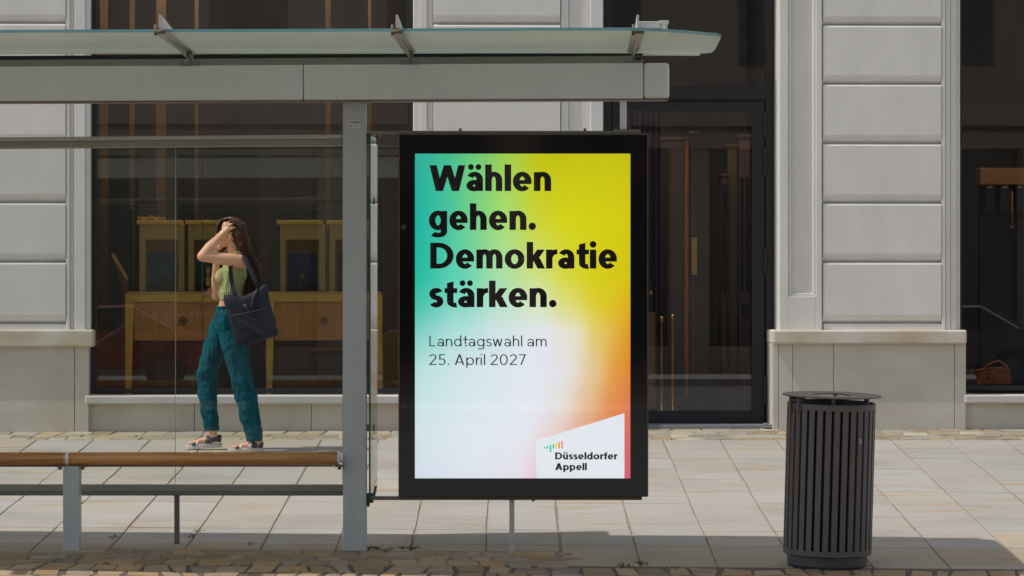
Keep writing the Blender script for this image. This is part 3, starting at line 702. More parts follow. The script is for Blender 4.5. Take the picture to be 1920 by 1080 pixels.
m = MB(); db(m, 749, 1213.5, 929, 931.5, -.006, .14); m.build('edge_trim', mat('brown_edge', (.05, .035, .025), .4), pd, .001)
m = MB(); db(m, 688, 747, 246, 250, .03, .10); db(m, 747, 1201, 245, 249.5, .02, .11); m.build('top_rail', mat('rail_top', (.24, .225, .18), .5, var=.2, scale=20), pd, .001)
m = MB(); db(m, 695, 1204, 931.7, 938, .02, .10); m.build('bottom_rail', mat('rail_bot', (.15, .135, .115), .5, var=.25, scale=10), pd, .002)
m = MB(); m.box(X(955, ZD)-DO.x, X(964.5, ZD)-DO.x, .03, .07, -.06, H(938, ZD)-DO.z); m.build('leg', steel_post, pd, .003)
m = MB(); db(m, 1163, 1175.5, 186, 243, .04, .10); m.build('hanger', steel_grey, pd, .004)
m = MB(); db(m, 1150, 1201, 242.5, 245.5, .02, .12); m.build('flange', MATS['rail_top'], pd, .001)
for px, q in ((863, 245), (1097, 245), (1155, 242.5), (1181, 242.5), (1000, 931)):
    m = MB(); q1 = q if q < 900 else 941; m.tube([DP(px, q1)+Vector((0, .05, 0)), DP(px, q1-5)+Vector((0, .05, 0))], .008, 6); m.build('bolt', rust, pd)
for q in (426, 762):
    m = MB(); c = DP(757, q); m.tube([c+Vector((0, .002, 0)), c+Vector((0, -.005, 0))], .013, 20); lk = m.build('lock', mat('lock', (.10, .10, .10), .3, metal=.6), pd, .002)
    m = MB(); m.tube([c+Vector((0, -.0052, 0)), c+Vector((0, -.0062, 0))], .006, 12); m.build('keyhole', mat('keyhole', (.01, .01, .01), .4), lk)
# printed poster sheet
A = [ # v, [(u, rgb 0-255)...]
 (0, [(0,(45,178,158)),(.15,(72,192,150)),(.3,(118,208,118)),(.45,(168,210,70)),(.58,(198,198,12)),(1,(203,197,20))]),
 (.2,[(0,(30,184,166)),(.12,(60,196,165)),(.25,(115,212,145)),(.42,(172,224,115)),(.58,(208,214,50)),(.72,(216,214,20)),(1,(216,206,15))]),
 (.38,[(0,(38,190,165)),(.2,(100,215,185)),(.4,(172,226,170)),(.58,(212,228,135)),(.72,(218,218,62)),(.85,(216,208,25)),(1,(218,200,20))]),
 (.46,[(0,(70,198,175)),(.2,(135,220,200)),(.4,(190,229,206)),(.58,(218,232,190)),(.72,(224,222,120)),(.86,(222,206,40)),(1,(226,184,28))]),
 (.55,[(0,(130,212,200)),(.2,(182,226,224)),(.4,(212,230,232)),(.6,(228,232,240)),(.74,(232,228,205)),(.86,(228,204,100)),(1,(228,160,40))]),
 (.66,[(0,(186,227,224)),(.25,(214,232,237)),(.55,(228,233,244)),(.72,(231,228,226)),(.84,(230,200,145)),(.93,(228,160,70)),(1,(226,140,45))]),
 (.78,[(0,(205,230,230)),(.3,(222,234,240)),(.55,(230,234,244)),(.68,(230,226,222)),(.8,(230,190,150)),(.92,(228,142,80)),(1,(226,122,84))]),
 (.86,[(0,(214,230,234)),(.3,(225,233,240)),(.52,(230,232,240)),(.64,(231,212,208)),(.78,(229,165,140)),(.9,(226,125,98)),(1,(222,104,100))]),
 (1,[(0,(214,224,236)),(.3,(224,230,240)),(.48,(232,226,236)),(.56,(235,206,214)),(.7,(230,165,170)),(.86,(222,110,120)),(1,(214,92,112))])]
def l8(c): c = c/255; return c/12.92 if c <= .04045 else ((c+.055)/1.055)**2.4
def row(r_, u):
    for (a, ca), (b, cb) in zip(r_, r_[1:]):
        if u <= b+1e-9:
            t = (u-a)/(b-a); t = t*t*(3-2*t)*.5+t*.5; return [ca[i]+(cb[i]-ca[i])*t for i in range(3)]
    return r_[-1][1]
def pcol(u, v):
    for (a, ra), (b, rb) in zip(A, A[1:]):
        if v <= b+1e-9:
            t = (v-a)/(b-a); x, y = row(ra, u), row(rb, u); return [l8(x[i]+(y[i]-x[i])*t) for i in range(3)]
def poster_mat(name, col=None, k=1.0):
    m = bpy.data.materials.new(name); m.use_nodes = True; n = m.node_tree.nodes; l = m.node_tree.links; b = n['Principled BSDF']
    b.inputs['Roughness'].default_value = .12
    if col is None:
        a = n.new('ShaderNodeAttribute'); a.attribute_name = 'print'; s_ = a.outputs['Color']
        l.new(s_, b.inputs['Emission Color'])
        mx = n.new('ShaderNodeMix'); mx.data_type = 'RGBA'; mx.blend_type = 'MULTIPLY'; mx.inputs[0].default_value = 1; mx.inputs[7].default_value = (.3, .3, .3, 1)
        l.new(s_, mx.inputs[6]); l.new(mx.outputs[2], b.inputs['Base Color'])
    else:
        c = tuple(l8(q) for q in col); b.inputs['Emission Color'].default_value = (*c, 1); b.inputs['Base Color'].default_value = (*[q*.3 for q in c], 1)
    b.inputs['Emission Strength'].default_value = k; return m
PK = 1.2
NX, NY = 40, 60; vs = []; fs = []; cc = []
for j in range(NY+1):
    for i in range(NX+1):
        u, v = i/NX, j/NY; vs.append(tuple(DP(778+404*u, 288+609*v)+Vector((0, .03, 0)))); cc += pcol(u, v)+[1]
for j in range(NY):
    for i in range(NX): q = j*(NX+1)+i; fs.append((q, q+NX+1, q+NX+2, q+1))
me = bpy.data.meshes.new('poster'); me.from_pydata(vs, [], fs); me.materials.append(poster_mat('poster_print', None, PK))
at_ = me.color_attributes.new('print', 'FLOAT_COLOR', 'POINT'); at_.data.foreach_set('color', cc)
po = bpy.data.objects.new('poster', me); C.objects.link(po); po.parent = pd
po['label'] = 'poster with a teal, yellow, orange and white colour gradient'
m = MB(); m.b.faces.new([m.b.verts.new(DP(a, b)+Vector((0, .028, 0))) for a, b in ((1006, 826), (1006, 897), (1171, 897), (1171, 775))]); m.build('logo_panel', poster_mat('logo_white', (228, 234, 240), PK), po, recalc=False)
teal = (62, 200, 165)
for x0, x1, y0, y1, c in ((1019.8, 1023, 838.1, 841.5, teal), (1025.2, 1028.3, 836.3, 841.5, teal), (1030.7, 1034.1, 834.4, 848.3, teal), (1036.1, 1039.3, 832.8, 841.5, teal), (1041.5, 1044.8, 830.9, 841.5, (228, 218, 40)), (1047, 1050.2, 829.3, 841.5, (226, 158, 20)), (1052.2, 1055.7, 827.4, 841.5, (238, 150, 145))):
    m = MB(); m.b.faces.new([m.b.verts.new(DP(a, b)+Vector((0, .026, 0))) for a, b in ((x0, y1), (x1, y1), (x1, y0), (x0, y0))]); m.build('logo_bar', poster_mat('logo_col', c, PK), po, recalc=False)
m = MB(); db(m, 778, 1182, 288, 897, .004, .006); m.build('front_glass', glass_mat('poster_glass', (.98, .98, .98), 1.45, extra=.01), pd)
# ---- lettering built from strokes
def glyph(ch, Wd, sx, sy, X_, asc):
    """returns list of polygons; units: cap height = 1"""
    out = []; o = .012
    def arc(cx, cy, rx, ry, a0, a1, n=28): return [(cx+rx*math.cos(math.radians(a0+(a1-a0)*i/n)), cy+ry*math.sin(math.radians(a0+(a1-a0)*i/n))) for i in range(n+1)]
    def stroke(p):
        L = []; R = []; k = len(p)
        for i in range(k):
            a = p[max(i-1, 0)]; b = p[min(i+1, k-1)]; dx, dy = b[0]-a[0], b[1]-a[1]; d = math.hypot(dx, dy) or 1; nx, ny = -dy/d, dx/d
            L.append((p[i][0]+nx*sx/2, p[i][1]+ny*sy/2)); R.append((p[i][0]-nx*sx/2, p[i][1]-ny*sy/2))
        for i in range(k-1): out.append([R[i], R[i+1], L[i+1], L[i]])
    def rect(x0, y0, x1, y1): out.append([(x0, y0), (x1, y0), (x1, y1), (x0, y1)])
    def diag(x0, y0, x1, y1, w): out.append([(x0-w/2, y0), (x0+w/2, y0), (x1+w/2, y1), (x1-w/2, y1)])
    def dot(cx, cy, r): out.append([(cx+r*math.cos(i*math.pi/12), cy+r*math.sin(i*math.pi/12)) for i in range(24)])
    w2 = Wd/2; rx = w2-sx/2; dw = sx*1.08
    def ring(cx, cy, rx, ry): stroke(arc(cx, cy, rx, ry, 0, 360, 44))
    def arch(x0, x1, stem_h=0):
        cx = (x0+x1)/2; r = (x1-x0)/2-sx/2; stroke(arc(cx, X_*.56, r, X_*.44+o-sy/2, 175, 0)+[(x1-sx/2, X_*.3), (x1-sx/2, 0)])
    def dots(y, r, sp): dot(w2-sp, y, r); dot(w2+sp, y, r)
    base = {'ä': 'a', 'ü': 'u'}.get(ch, ch)
    if ch in 'äü': dots(.93 if sx > .15 else 1.0, .112 if sx > .15 else .06, .145)
    if base == 'o': ring(w2, X_/2, rx, X_/2+o-sy/2)
    elif base == '0': ring(w2, .5, rx, .5+o-sy/2)
    elif base == 'e':
        stroke(arc(w2, X_/2, rx, X_/2+o-sy/2, 0, 318)); rect(sx*.5, X_/2-sy*.42-.02, Wd-sx*.02, X_/2+sy*.42-.02)
    elif base == 'a':
        rect(Wd-sx, 0, Wd, X_*.6); stroke(arc(w2, X_*.6, rx, X_*.4+o-sy/2, 0, 152)); ring(Wd*.46, X_*.285, Wd*.46-sx/2, X_*.285+o-sy/2)
    elif base == 'h': rect(0, 0, sx, asc); arch(0, Wd)
    elif base == 'n': rect(0, 0, sx, X_); arch(0, Wd)
    elif base == 'm': rect(0, 0, sx, X_); h_ = (Wd+sx)/2; arch(0, h_); arch(Wd-h_, Wd)
    elif base == 'u': rect(Wd-sx, 0, Wd, X_); stroke([(sx/2, X_), (sx/2, X_*.5)]+arc(w2, X_*.44, rx, X_*.44+o-sy/2, 180, 355))
    elif base == 'r': rect(0, 0, sx, X_); stroke(arc(Wd*1.02, X_*.5, Wd*1.02-sx/2, X_*.5+o-sy/2, 178, 92))
    elif base == 'l': rect(0, 0, sx, asc)
    elif base == 'i': rect(w2-sx/2, 0, w2+sx/2, X_); dot(w2, .935 if sx > .15 else 1.0, .13 if sx > .15 else .06)
    elif base == 'k': rect(0, 0, sx, asc); diag(sx*.85, X_*.36, Wd-dw*.6, X_, dw*1.1); diag(Wd*.50, X_*.55, Wd-dw*.56, 0, dw*1.1)
    elif base == 't':
        cx = Wd*.45; rect(cx-sx/2, .22, cx+sx/2, .9); out.append([(cx-sx/2, .9), (cx+sx/2, .9), (cx+sx/2, 1.0), (cx-sx/2, .93)]); rect(0, X_-sy, Wd, X_)
        stroke(arc(cx+.2, .22, .2, .22+o-sy/2, 180, 285)) if sx > .15 else stroke(arc(cx+.13, .16, .13, .16-sy/2, 180, 280))
    elif base == 's':
        ry = (X_+2*o-sy)/4; stroke(arc(w2, X_+o-sy/2-ry, rx*.96, ry, 26, 250, 22)+arc(w2, -o+sy/2+ry, rx, ry, 62, -154, 22))
    elif base == 'g':
        ring(w2, X_/2, rx, X_/2+o-sy/2); stroke([(Wd-sx/2, X_), (Wd-sx/2, 0)]+arc(w2, -.07, rx, .225-sy/2, 0, -148))
    elif base == 'd': ring(w2, X_/2, rx, X_/2+o-sy/2); rect(Wd-sx, 0, Wd, asc)
    elif base == 'p': ring(w2, X_/2, rx, X_/2+o-sy/2); rect(0, -.27, sx, X_)
    elif base == 'f': rect(Wd*.2, 0, Wd*.2+sx, .8); stroke(arc(Wd*.2+sx/2+Wd*.42, .78, Wd*.42, .25-sy/2, 180, 80)); rect(0, X_-sy, Wd*.95, X_)
    elif base == 'W':
        xs = [dw*.55, Wd*.28, Wd*.5, Wd*.72, Wd-dw*.55]
        for i in range(4): diag(xs[i], 1 if i % 2 == 0 else 0, xs[i+1], 0 if i % 2 == 0 else 1, dw*(1.0 if sx > .15 else 1.05))
    elif base == 'w':
        xs = [dw*.5, Wd*.28, Wd*.5, Wd*.72, Wd-dw*.5]
        for i in range(4): diag(xs[i], X_ if i % 2 == 0 else 0, xs[i+1], 0 if i % 2 == 0 else X_, dw)
    elif base == 'A': diag(dw*.55, 0, w2, 1, dw*1.1); diag(Wd-dw*.55, 0, w2, 1, dw*1.1); rect(Wd*.22, .22, Wd*.78, .22+sy)
    elif base == 'D': rect(0, 0, sx, 1); cx = Wd*.36; stroke([(sx*.5, sy/2), (cx, sy/2)]+arc(cx, .5, Wd-cx-sx/2, .5-sy/2, -85, 85)+[(cx, 1-sy/2), (sx*.5, 1-sy/2)])
    elif base == 'L': rect(0, 0, sx, 1); rect(sx, 0, Wd, sy)
    elif base == '2': stroke(arc(w2, 1-w2*.98, rx, w2*.98-sy/2, 165, -35, 22)+[(sx*.6, sy*.8)]); rect(0, 0, Wd, sy)
    elif base == '5': rect(Wd*.12, 1-sy, Wd*.92, 1); rect(Wd*.12, .5, Wd*.12+sx, 1); stroke(arc(Wd*.44, .31, Wd*.56-sx/2, .31-sy/2, 120, -140, 24))
    elif base == '7': rect(0, 1-sy, Wd, 1); diag(Wd*.3, 0, Wd-sx*.6, 1-sy*.5, dw)
    elif base == '.': dot(w2, w2*.96, w2)
    return out
WB = dict(W=1.41, ä=.64, a=.64, h=.665, l=.235, e=.725, n=.67, g=.72, D=.92, m=1.03, o=.78, k=.73, r=.45, t=.49, i=.26, s=.55, u=.66, ü=.66, d=.74, f=.46, p=.74, A=.95); WB['.'] = .29
WL = dict(L=.5, a=.54, n=.52, d=.6, t=.38, g=.6, s=.44, w=.8, h=.52, l=.085, m=.88, A=.74, p=.6, r=.3, i=.12); WL.update({'.': .13, '2': .56, '5': .56, '0': .62, '7': .54})
inkm = poster_mat('poster_ink', (24, 20, 21), .9)
def text(s, x0, x1, base, cap, bold, name='lettering', y=.026):
    T = WB if bold else WL; sp = .085 if bold else .15; sx, sy = (.255, .185) if bold else (.098, .088); X_ = .735 if bold else .70; asc = 1.03
    tot = 0; lay = []
    for ch in s:
        if ch == ' ': tot += .28; continue
        lay.append((ch, tot, T[ch])); g = sp
        if ch in 'Wkt': g = sp*.35
        if ch == 's': g = sp*.55
        if ch == 'r': g = sp*.3
        if ch == 'f': g = sp*.5
        tot += T[ch]+g
    tot -= sp; kx = (x1-x0)/(tot*cap)
    m = MB(); dep = 0
    for ch, off, w in lay:
        for p in glyph(ch, w, sx, sy, X_, asc):
            dep = (dep+1) % 7
            try: m.b.faces.new([m.b.verts.new(DP(x0+(off+q[0])*cap*kx, base-q[1]*cap)+Vector((0, y-dep*.00012, 0))) for q in p])
            except ValueError: pass
    return m.build(name, inkm, po, recalc=False)
text('Wählen', 804.5, 1033.5, 358, 48.5, True)
text('gehen.', 804, 1005, 431, 48.5, True)
text('Demokratie', 806.5, 1157, 503.5, 48.5, True)
text('stärken.', 804.5, 1043.5, 576, 48.5, True)
text('Landtagswahl am', 805, 1025, 649.5, 20, False)
text('25. April 2027', 804.5, 986, 684.5, 20, False)
text('Düsseldorfer', 1041, 1157.3, 861.8, 13.2, True, y=.0245)
text('Appell', 1041, 1100.3, 882, 13.2, True, y=.0245)

# ------------------------------------------------------------ litter bin
Zc = 22.66; bxp = 1550.5
bn = thing('litter_bin', 'dark slatted round litter bin with a flat ring lid on the pavement', 'litter bin', (X(bxp, Zc), Zc, G(X(bxp, Zc), Zc)-.002))
bn.rotation_euler = (.0437, .0245, 0)
pxm = F/Zc
R = 165.5/2/pxm; hb = 28/pxm; ht = 306/pxm
MB().lathe([(.0, .004), (.205, .004), (.213, .012), (.213, hb), (0, hb)], 64).build('base', bin_base, bn, smooth=False)
MB().lathe([(.20, .001), (.207, 0), (.207, .008), (.20, .008)], 48).build('foot_ring', rubber, bn)
MB().lathe([(0, hb+.02), (.200, hb+.02), (.200, ht-.03), (.192, ht-.03), (.192, hb+.03)], 48).build('liner', mat('liner', (.012, .012, .014), .6), bn)
m = MB(); m.lathe([(R-.014, hb-.012), (R, hb-.012), (R, hb+.016), (R-.014, hb+.016), (R-.014, hb-.012)], 72); m.build('lower_ring', bin_m, bn, .002)
m = MB(); m.lathe([(R-.014, ht-.03), (R, ht-.03), (R, ht), (R-.006, ht+.005), (R-.014, ht+.003), (R-.014, ht-.03)], 72); m.build('upper_ring', bin_m, bn, .002)
m = MB(); NS = 32
for i in range(NS):
    a = 2*math.pi*(i+.35)/NS; mt = Matrix.Rotation(a, 4, 'Z'); w = 2*math.pi*R/NS*.66
    m.box(-w/2, w/2, -R-.0, -R+.014, hb+.01, ht-.024, mt)
m.build('slats', bin_m, bn, .0015)
zl = 319/pxm; RL = 184.5/2/pxm
MB().lathe([(RL*.375, zl), (RL, zl), (RL+.002, zl+.003), (RL, zl+.007), (RL*.375, zl+.007), (RL*.375, zl)], 80).build('lid', bin_m, bn)
for a in (205, 330, 80, 268):
    a = math.radians(a); m = MB(); m.box(-.012, .012, -.008, .008, ht-.03, zl, Matrix.Translation((math.cos(a)*(R-.03), math.sin(a)*(R-.03), 0)) @ Matrix.Rotation(a, 4, 'Z')); m.build('lid_support', bin_m, bn)
m = MB(); a = math.radians(-148)
for s_ in (-.035, .035): m.box(-.035, .012, s_-.008, s_+.008, ht-.05, zl, Matrix.Rotation(a, 4, 'Z') @ Matrix.Translation((R-.0, 0, 0)))
m.tube([Matrix.Rotation(a, 4, 'Z') @ Vector((R, -.05, zl-.018)), Matrix.Rotation(a, 4, 'Z') @ Vector((R, .05, zl-.018))], .008, 10)
m.build('lid_hinge', bin_m, bn)
m = MB(); a = math.atan2(-1, .65); xx = .142; yy = -math.sqrt(R*R-xx*xx)
mt = Matrix.Translation((xx, yy, 0)) @ Matrix.Rotation(math.atan2(xx, -yy), 4, 'Z'); zt = (1057-822)/pxm
m.box(-.008, .008, -.004, .001, zt, zt+.028, mt); m.build('tag', mat('tag', (.30, .30, .32), .4), bn)

# ------------------------------------------------------------ pedestrian
ZP = 29.8
wx, wz = X(450, ZP), G(X(450, ZP), ZP)
wo = thing('person', 'woman in green ribbed top and teal trousers walking past, hand on head', 'person', (wx, ZP, wz))
WO = Vector(wo.location)
def J(px, py, d=0.0): return P(px, py, ZP)+Vector((0, d, 0))-WO
def skin_obj(mb, name, m_, voxel, smooth_it, parent, disp=None):
    o = mb.build(name, m_, parent, 0)
    r_ = o.modifiers.new('remesh', 'REMESH'); r_.mode = 'VOXEL'; r_.voxel_size = voxel; r_.use_smooth_shade = True
    if smooth_it:
        s_ = o.modifiers.new('smooth', 'SMOOTH'); s_.factor = .5; s_.iterations = smooth_it
    if disp:
        tx = bpy.data.textures.new(name+'_folds', 'CLOUDS'); tx.noise_scale = disp[1]; tx.noise_depth = 1
        d_ = o.modifiers.new('folds', 'DISPLACE'); d_.texture = tx; d_.strength = disp[0]; d_.mid_level = .5
        if len(disp) > 2:
            e = bpy.data.objects.new('x', None)
    return o
skin = mat('skin', (.78, .43, .26), .5, var=.08, scale=12, spec=.4)
skin.node_tree.nodes['Principled BSDF'].inputs['Subsurface Weight'].default_value = .15
skin.node_tree.nodes['Principled BSDF'].inputs['Subsurface Radius'].default_value = (.02, .01, .005)
b = MB()
tilt = Matrix.Rotation(math.radians(-8), 4, 'Y')
b.ball(J(430, 433), .082, .074, .098, 24); b.ball(J(418, 446), .050, .056, .066, 20); b.ball(J(411.5, 463), .022, .030, .022, 14)
b.cap(J(408, 440), J(402.5, 451), .010, .013, 10); b.cap(J(407.5, 458, -.012), J(407.5, 458, .012), .010, .010, 8)
b.ball(J(433, 445, -.078), .014, .008, .026, 12)
b.cap(J(438, 458), J(444, 484), .050, .052); b.cap(J(446, 486, -.02), J(452, 490, -.13), .055, .05); b.cap(J(446, 486, .02), J(444, 490, .13), .055, .05)
for s_ in (-1, 1):
    b.cap(J(443, 500, s_*.06), J(434, 545, s_*.05), .082, .066); b.cap(J(434, 545, s_*.05), J(425, 580, s_*.05), .062, .058)
b.ball(J(417, 519, -.055), .050, .05, .05); b.ball(J(417, 519, .055), .050, .05, .05)
# near arm, raised, hand in the hair
b.cap(J(451, 490, -.15), J(432, 487, -.20), .048, .044); b.cap(J(432, 487, -.20), J(384, 481, -.26), .044, .036); b.cap(J(384, 481, -.26), J(398, 464, -.235), .034, .038); b.cap(J(398, 464, -.235), J(416, 444, -.175), .038, .0235)
b.cap(J(416, 444, -.175), J(421, 438, -.16), .0235, .026)
# palm
b.tube([J(417, 442, -.17), J(422, 436, -.155), J(428, 430, -.135)], [(.030, .017), (.036, .018), (.038, .016)], 12, up=(1, 0, 1))
for i, (k1, k2, k3) in enumerate((((421, 428), (421.5, 421.5), (424, 417.5)), ((426, 426), (427.5, 420), (430.5, 417)), ((430, 427), (433, 422), (437, 420)), ((432.5, 431), (437, 428), (441, 427)))):
    q = [J(*k1, -.14), J(*k2, -.132), J(*k3, -.108)]; b.cap(J(421+i*2.5, 434+i*.6, -.15), q[0], .0105, .0105, 8); b.cap(q[0], q[1], .0105, .0095, 8); b.cap(q[1], q[2], .0095, .008, 8)
b.cap(J(422, 440, -.15), J(430, 441, -.125), .013, .011, 8); b.cap(J(430, 441, -.125), J(435, 437, -.105), .011, .009, 8)
# far arm, elbow down, hand at the face
b.cap(J(441, 492, .15), J(408, 545, .20), .046, .036); b.cap(J(408, 545, .20), J(400.5, 556, .20), .036, .026); b.cap(J(400.5, 554, .20), J(401, 525, .17), .027, .031); b.cap(J(401, 525, .17), J(404, 488, .10), .031, .022)
b.tube([J(404, 486, .10), J(404, 470, .07), J(403, 462, .055)], [(.022, .016), (.034, .016), (.036, .015)], 12, up=(0, 1, 0))
for i in range(4): b.cap(J(402.5, 462, .03+i*.018), J(401.5+i*.6, 452-abs(i-1.3)*1.2, .022+i*.018), .009, .0085, 8); b.cap(J(401.5+i*.6, 452, .022+i*.018), J(405, 446.5, .02+i*.018), .0085, .0075, 8)
b.cap(J(405, 474, .05), J(409, 464, .03), .011, .009, 8)
# legs and feet
b.cap(J(429, 602, -.075), J(452, 700, -.10), .07, .05); b.cap(J(452, 700, -.10), J(481, 815, -.09), .052, .031); b.cap(J(481, 815, -.09), J(485, 832, -.09), .031, .029)
b.cap(J(485, 833, -.09), J(456, 835.5, -.09), .026, .021); b.cap(J(456, 836, -.10), J(437, 838.5, -.11), .020, .011); b.cap(J(456, 836, -.08), J(440, 838.5, -.07), .018, .010)
b.cap(J(424, 602, .075), J(387, 700, .10), .07, .05); b.cap(J(387, 700, .10), J(395, 800, .09), .052, .031); b.cap(J(395, 800, .09), J(400, 822, .09), .030, .028)
b.cap(J(401, 823, .09), J(372, 829, .09), .026, .021); b.cap(J(372, 829, .08), J(352, 833, .075), .020, .011); b.cap(J(372, 829, .10), J(355, 833, .11), .018, .010)
body = skin_obj(b, 'body', skin, .0048, 5, wo)
eye = mat('eye', (.02, .015, .01), .2)
for s_ in (-1, 1): MB().ball(J(407, 446.5, s_*.028), .007, .009, .006, 10).build('eye', eye, wo, smooth=True)
MB().cap(J(404.6, 459.5, -.012), J(404.6, 459.5, .012), .004, .004, 8).build('lips', mat('lips', (.38, .12, .10), .5), wo, smooth=True)
# tank top (one shell round the torso)
topm = mat('green_rib_top', (.43, .45, .19), .85, col2=(.34, .36, .14), scale=6, stretch=(60, 60, 3), bump=.0)
n = topm.node_tree.nodes; l = topm.node_tree.links
wv = n.new('ShaderNodeTexWave'); wv.inputs['Scale'].default_value = 55; wv.inputs['Distortion'].default_value = .6; wv.bands_direction = 'DIAGONAL'
tcn = n.new('ShaderNodeTexCoord'); mpn = n.new('ShaderNodeMapping'); mpn.inputs['Scale'].default_value = (1, 1, .05); l.new(tcn.outputs['Object'], mpn.inputs[0]); l.new(mpn.outputs[0], wv.inputs[0])
bpn = n.new('ShaderNodeBump'); bpn.inputs['Strength'].default_value = .7; bpn.inputs['Distance'].default_value = .006; l.new(wv.outputs['Fac'], bpn.inputs['Height']); l.new(bpn.outputs[0], n['Principled BSDF'].inputs['Normal'])
b = MB()
for s_ in (-1, 1):
    b.cap(J(441, 512, s_*.058), J(434, 545, s_*.05), .093, .074); b.cap(J(434, 545, s_*.05), J(429, 554, s_*.055), .074, .070); b.ball(J(419, 519, s_*.052), .056, .06, .062)
    b.cap(J(424, 500, s_*.075), J(447, 476, s_*.085), .022, .022, 10); b.cap(J(447, 476, s_*.085), J(456, 500, s_*.08), .022, .022, 10)
top = skin_obj(b, 'tank_top', topm, .006, 6, wo, (.008, .05))
# trousers
tealm = mat('teal_corduroy', (.006, .105, .135), .9, col2=(.003, .060, .080), scale=9, stretch=(3, 3, .7), bump=1.0, bscale=9)
tealm.node_tree.nodes['Bump'].inputs['Distance'].default_value = .03
tealm.node_tree.nodes['Principled BSDF'].inputs['Specular IOR Level'].default_value = .15
b = MB()
b.tube([J(424, 575), J(425, 583), J(428, 597), J(431, 612)], [(.070, .135), (.082, .148), (.098, .165), (.108, .17)], 28, up=(1, 0, 0))
def leg(pts):
    b.tube([J(x, y, d) for x, y, d, r1, r2 in pts], [(r1, r2) for x, y, d, r1, r2 in pts], 26, up=(1, 0, 0))
leg([(432, 605, -.075, .098, .088), (442, 650, -.088, .094, .09), (452, 700, -.095, .074, .078), (463, 745, -.095, .078, .08), (471, 785, -.09, .070, .072), (478, 812, -.09, .060, .064), (478.5, 824, -.09, .058, .060), (478.5, 827, -.09, .050, .052)])
leg([(421, 605, .075, .092, .088), (402, 650, .088, .080, .088), (386, 700, .095, .072, .076), (387.5, 745, .095, .068, .074), (391, 778, .09, .060, .066), (395, 795, .09, .056, .06), (396, 801, .09, .046, .050)])
tr = skin_obj(b, 'trousers', tealm, .006, 6, wo, (.022, .075))
b = MB(); b.tube([J(395.5, 799, .09), J(395.5, 803, .09), J(395.5, 808, .09)], [(.050, .052), (.055, .056), (.049, .05)], 24, up=(1, 0, 0)); b.build('cuff', tealm, wo, smooth=True)
b = MB()
for i in range(3): b.tube([J(423.5, 574+i*3.6), J(423.5, 575.5+i*3.6), J(423.7, 577.2+i*3.6)], [(.068, .134), (.073, .139), (.068, .135)], 40, up=(1, 0, 0))
b.build('waistband', tealm, wo, smooth=True)
# sandals
sole = mat('cream_sole', (.62, .60, .54), .6, var=.1, scale=20); strap = mat('black_strap', (.03, .03, .034), .5); wstrap = mat('white_strap', (.65, .65, .66), .5)
def sandal(x0, x1, yt, yb, d, tip, m3):
    s = thing_part = MB(); pts = []
    n_ = 20
    for i in range(n_):                                   # foot outline in plan
        a = 2*math.pi*i/n_; u = .5+.5*math.cos(a); w_ = .042*(1.0 if u < .5 else .85)*math.copysign(abs(math.sin(a))**.7, math.sin(a))
        pts.append((x0+(x1-x0)*u, w_))
    a_ = [J(px, yt+tip*(px-x0)/(x1-x0), d+w_) for px, w_ in pts]; b_ = [J(px, yb+(tip+ (1.0 if px > x0+4 else -2))*(px-x0)/(x1-x0), d+w_) for px, w_ in pts]
    va = [s.b.verts.new(q) for q in a_]; vb_ = [s.b.verts.new(q) for q in b_]; s.b.faces.new(va); s.b.faces.new(vb_[::-1]); s.join(va, vb_)
    o = s.build('sandal', sole, wo, .004, 2)
    return o
s1 = sandal(428.5, 497, 839.3, 846.2, -.09, -1.5, 0)
s2 = sandal(346, 415, 835.5, 843.5, .09, -5.0, 0)
def band(p, m_, o, r=(.022, .003)):
    MB().tube(p, [r]*len(p), 10, up=(1, 0, 0)).build('strap', m_, o, smooth=True)
def arcb(px, py, d, w, h, lean=0, n=7):
    return [J(px+lean*math.sin(math.pi*i/(n-1)), py-h*math.sin(math.pi*i/(n-1)), d-w+2*w*i/(n-1)) for i in range(n)]
band(arcb(447, 840, -.09, .042, 6.5, 1), strap, s1, (.014, .004)); band(arcb(453, 839.5, -.09, .042, 8, 1.5), wstrap, s1, (.008, .005)); band(arcb(471, 838, -.09, .041, 13, 2), wstrap, s1, (.012, .005)); band(arcb(478, 838, -.09, .040, 15, 3), strap, s1, (.020, .005))
band(arcb(490, 838, -.09, .040, 9, 2), strap, s1, (.014, .005))
band(arcb(362, 836, .09, .042, 8, 1), strap, s2, (.014, .004)); band(arcb(368, 835, .09, .042, 9, 1.5), wstrap, s2, (.008, .005)); band(arcb(389, 831, .09, .041, 12, 2), strap, s2, (.022, .005)); band(arcb(398, 829, .09, .040, 13, 3), strap, s2, (.018, .005)); band(arcb(408, 829, .09, .036, 12, 2), strap, s2, (.016, .005))
# hair
hairm = mat('brown_hair', (.11, .052, .024), .5, col2=(.038, .018, .010), scale=10, stretch=(14, 14, 2), bump=.5, bscale=60, spec=.25)
b = MB(); b.ball(J(433, 431), .094, .082, .092, 24); b.ball(J(419, 425), .055, .062, .055, 18)
b.tube([J(440, 425), J(450, 445), J(457, 470), J(466, 505), (J(470, 535))], [(.075, .075), (.062, .080), (.052, .085), (.050, .075), (.026, .045)], 18, up=(1, 0, 0))
skin_obj(b, 'hair', hairm, .007, 5, wo, (.016, .03))
def strand(pts, r0):
    k = len(pts); nn = 9; out = []
    for i in range(nn):
        t = i/(nn-1)*(k-1); a = int(min(t, k-2)); f = t-a
        p0 = pts[max(a-1, 0)]; p1 = pts[a]; p2 = pts[a+1]; p3 = pts[min(a+2, k-1)]
        out.append(.5*((2*p1)+(p2-p0)*f+(2*p0-5*p1+4*p2-p3)*f*f+(3*p1-p0-3*p2+p3)*f**3))
    return out, [r0*(1-.75*i/(nn-1)) for i in range(nn)]
b = MB()
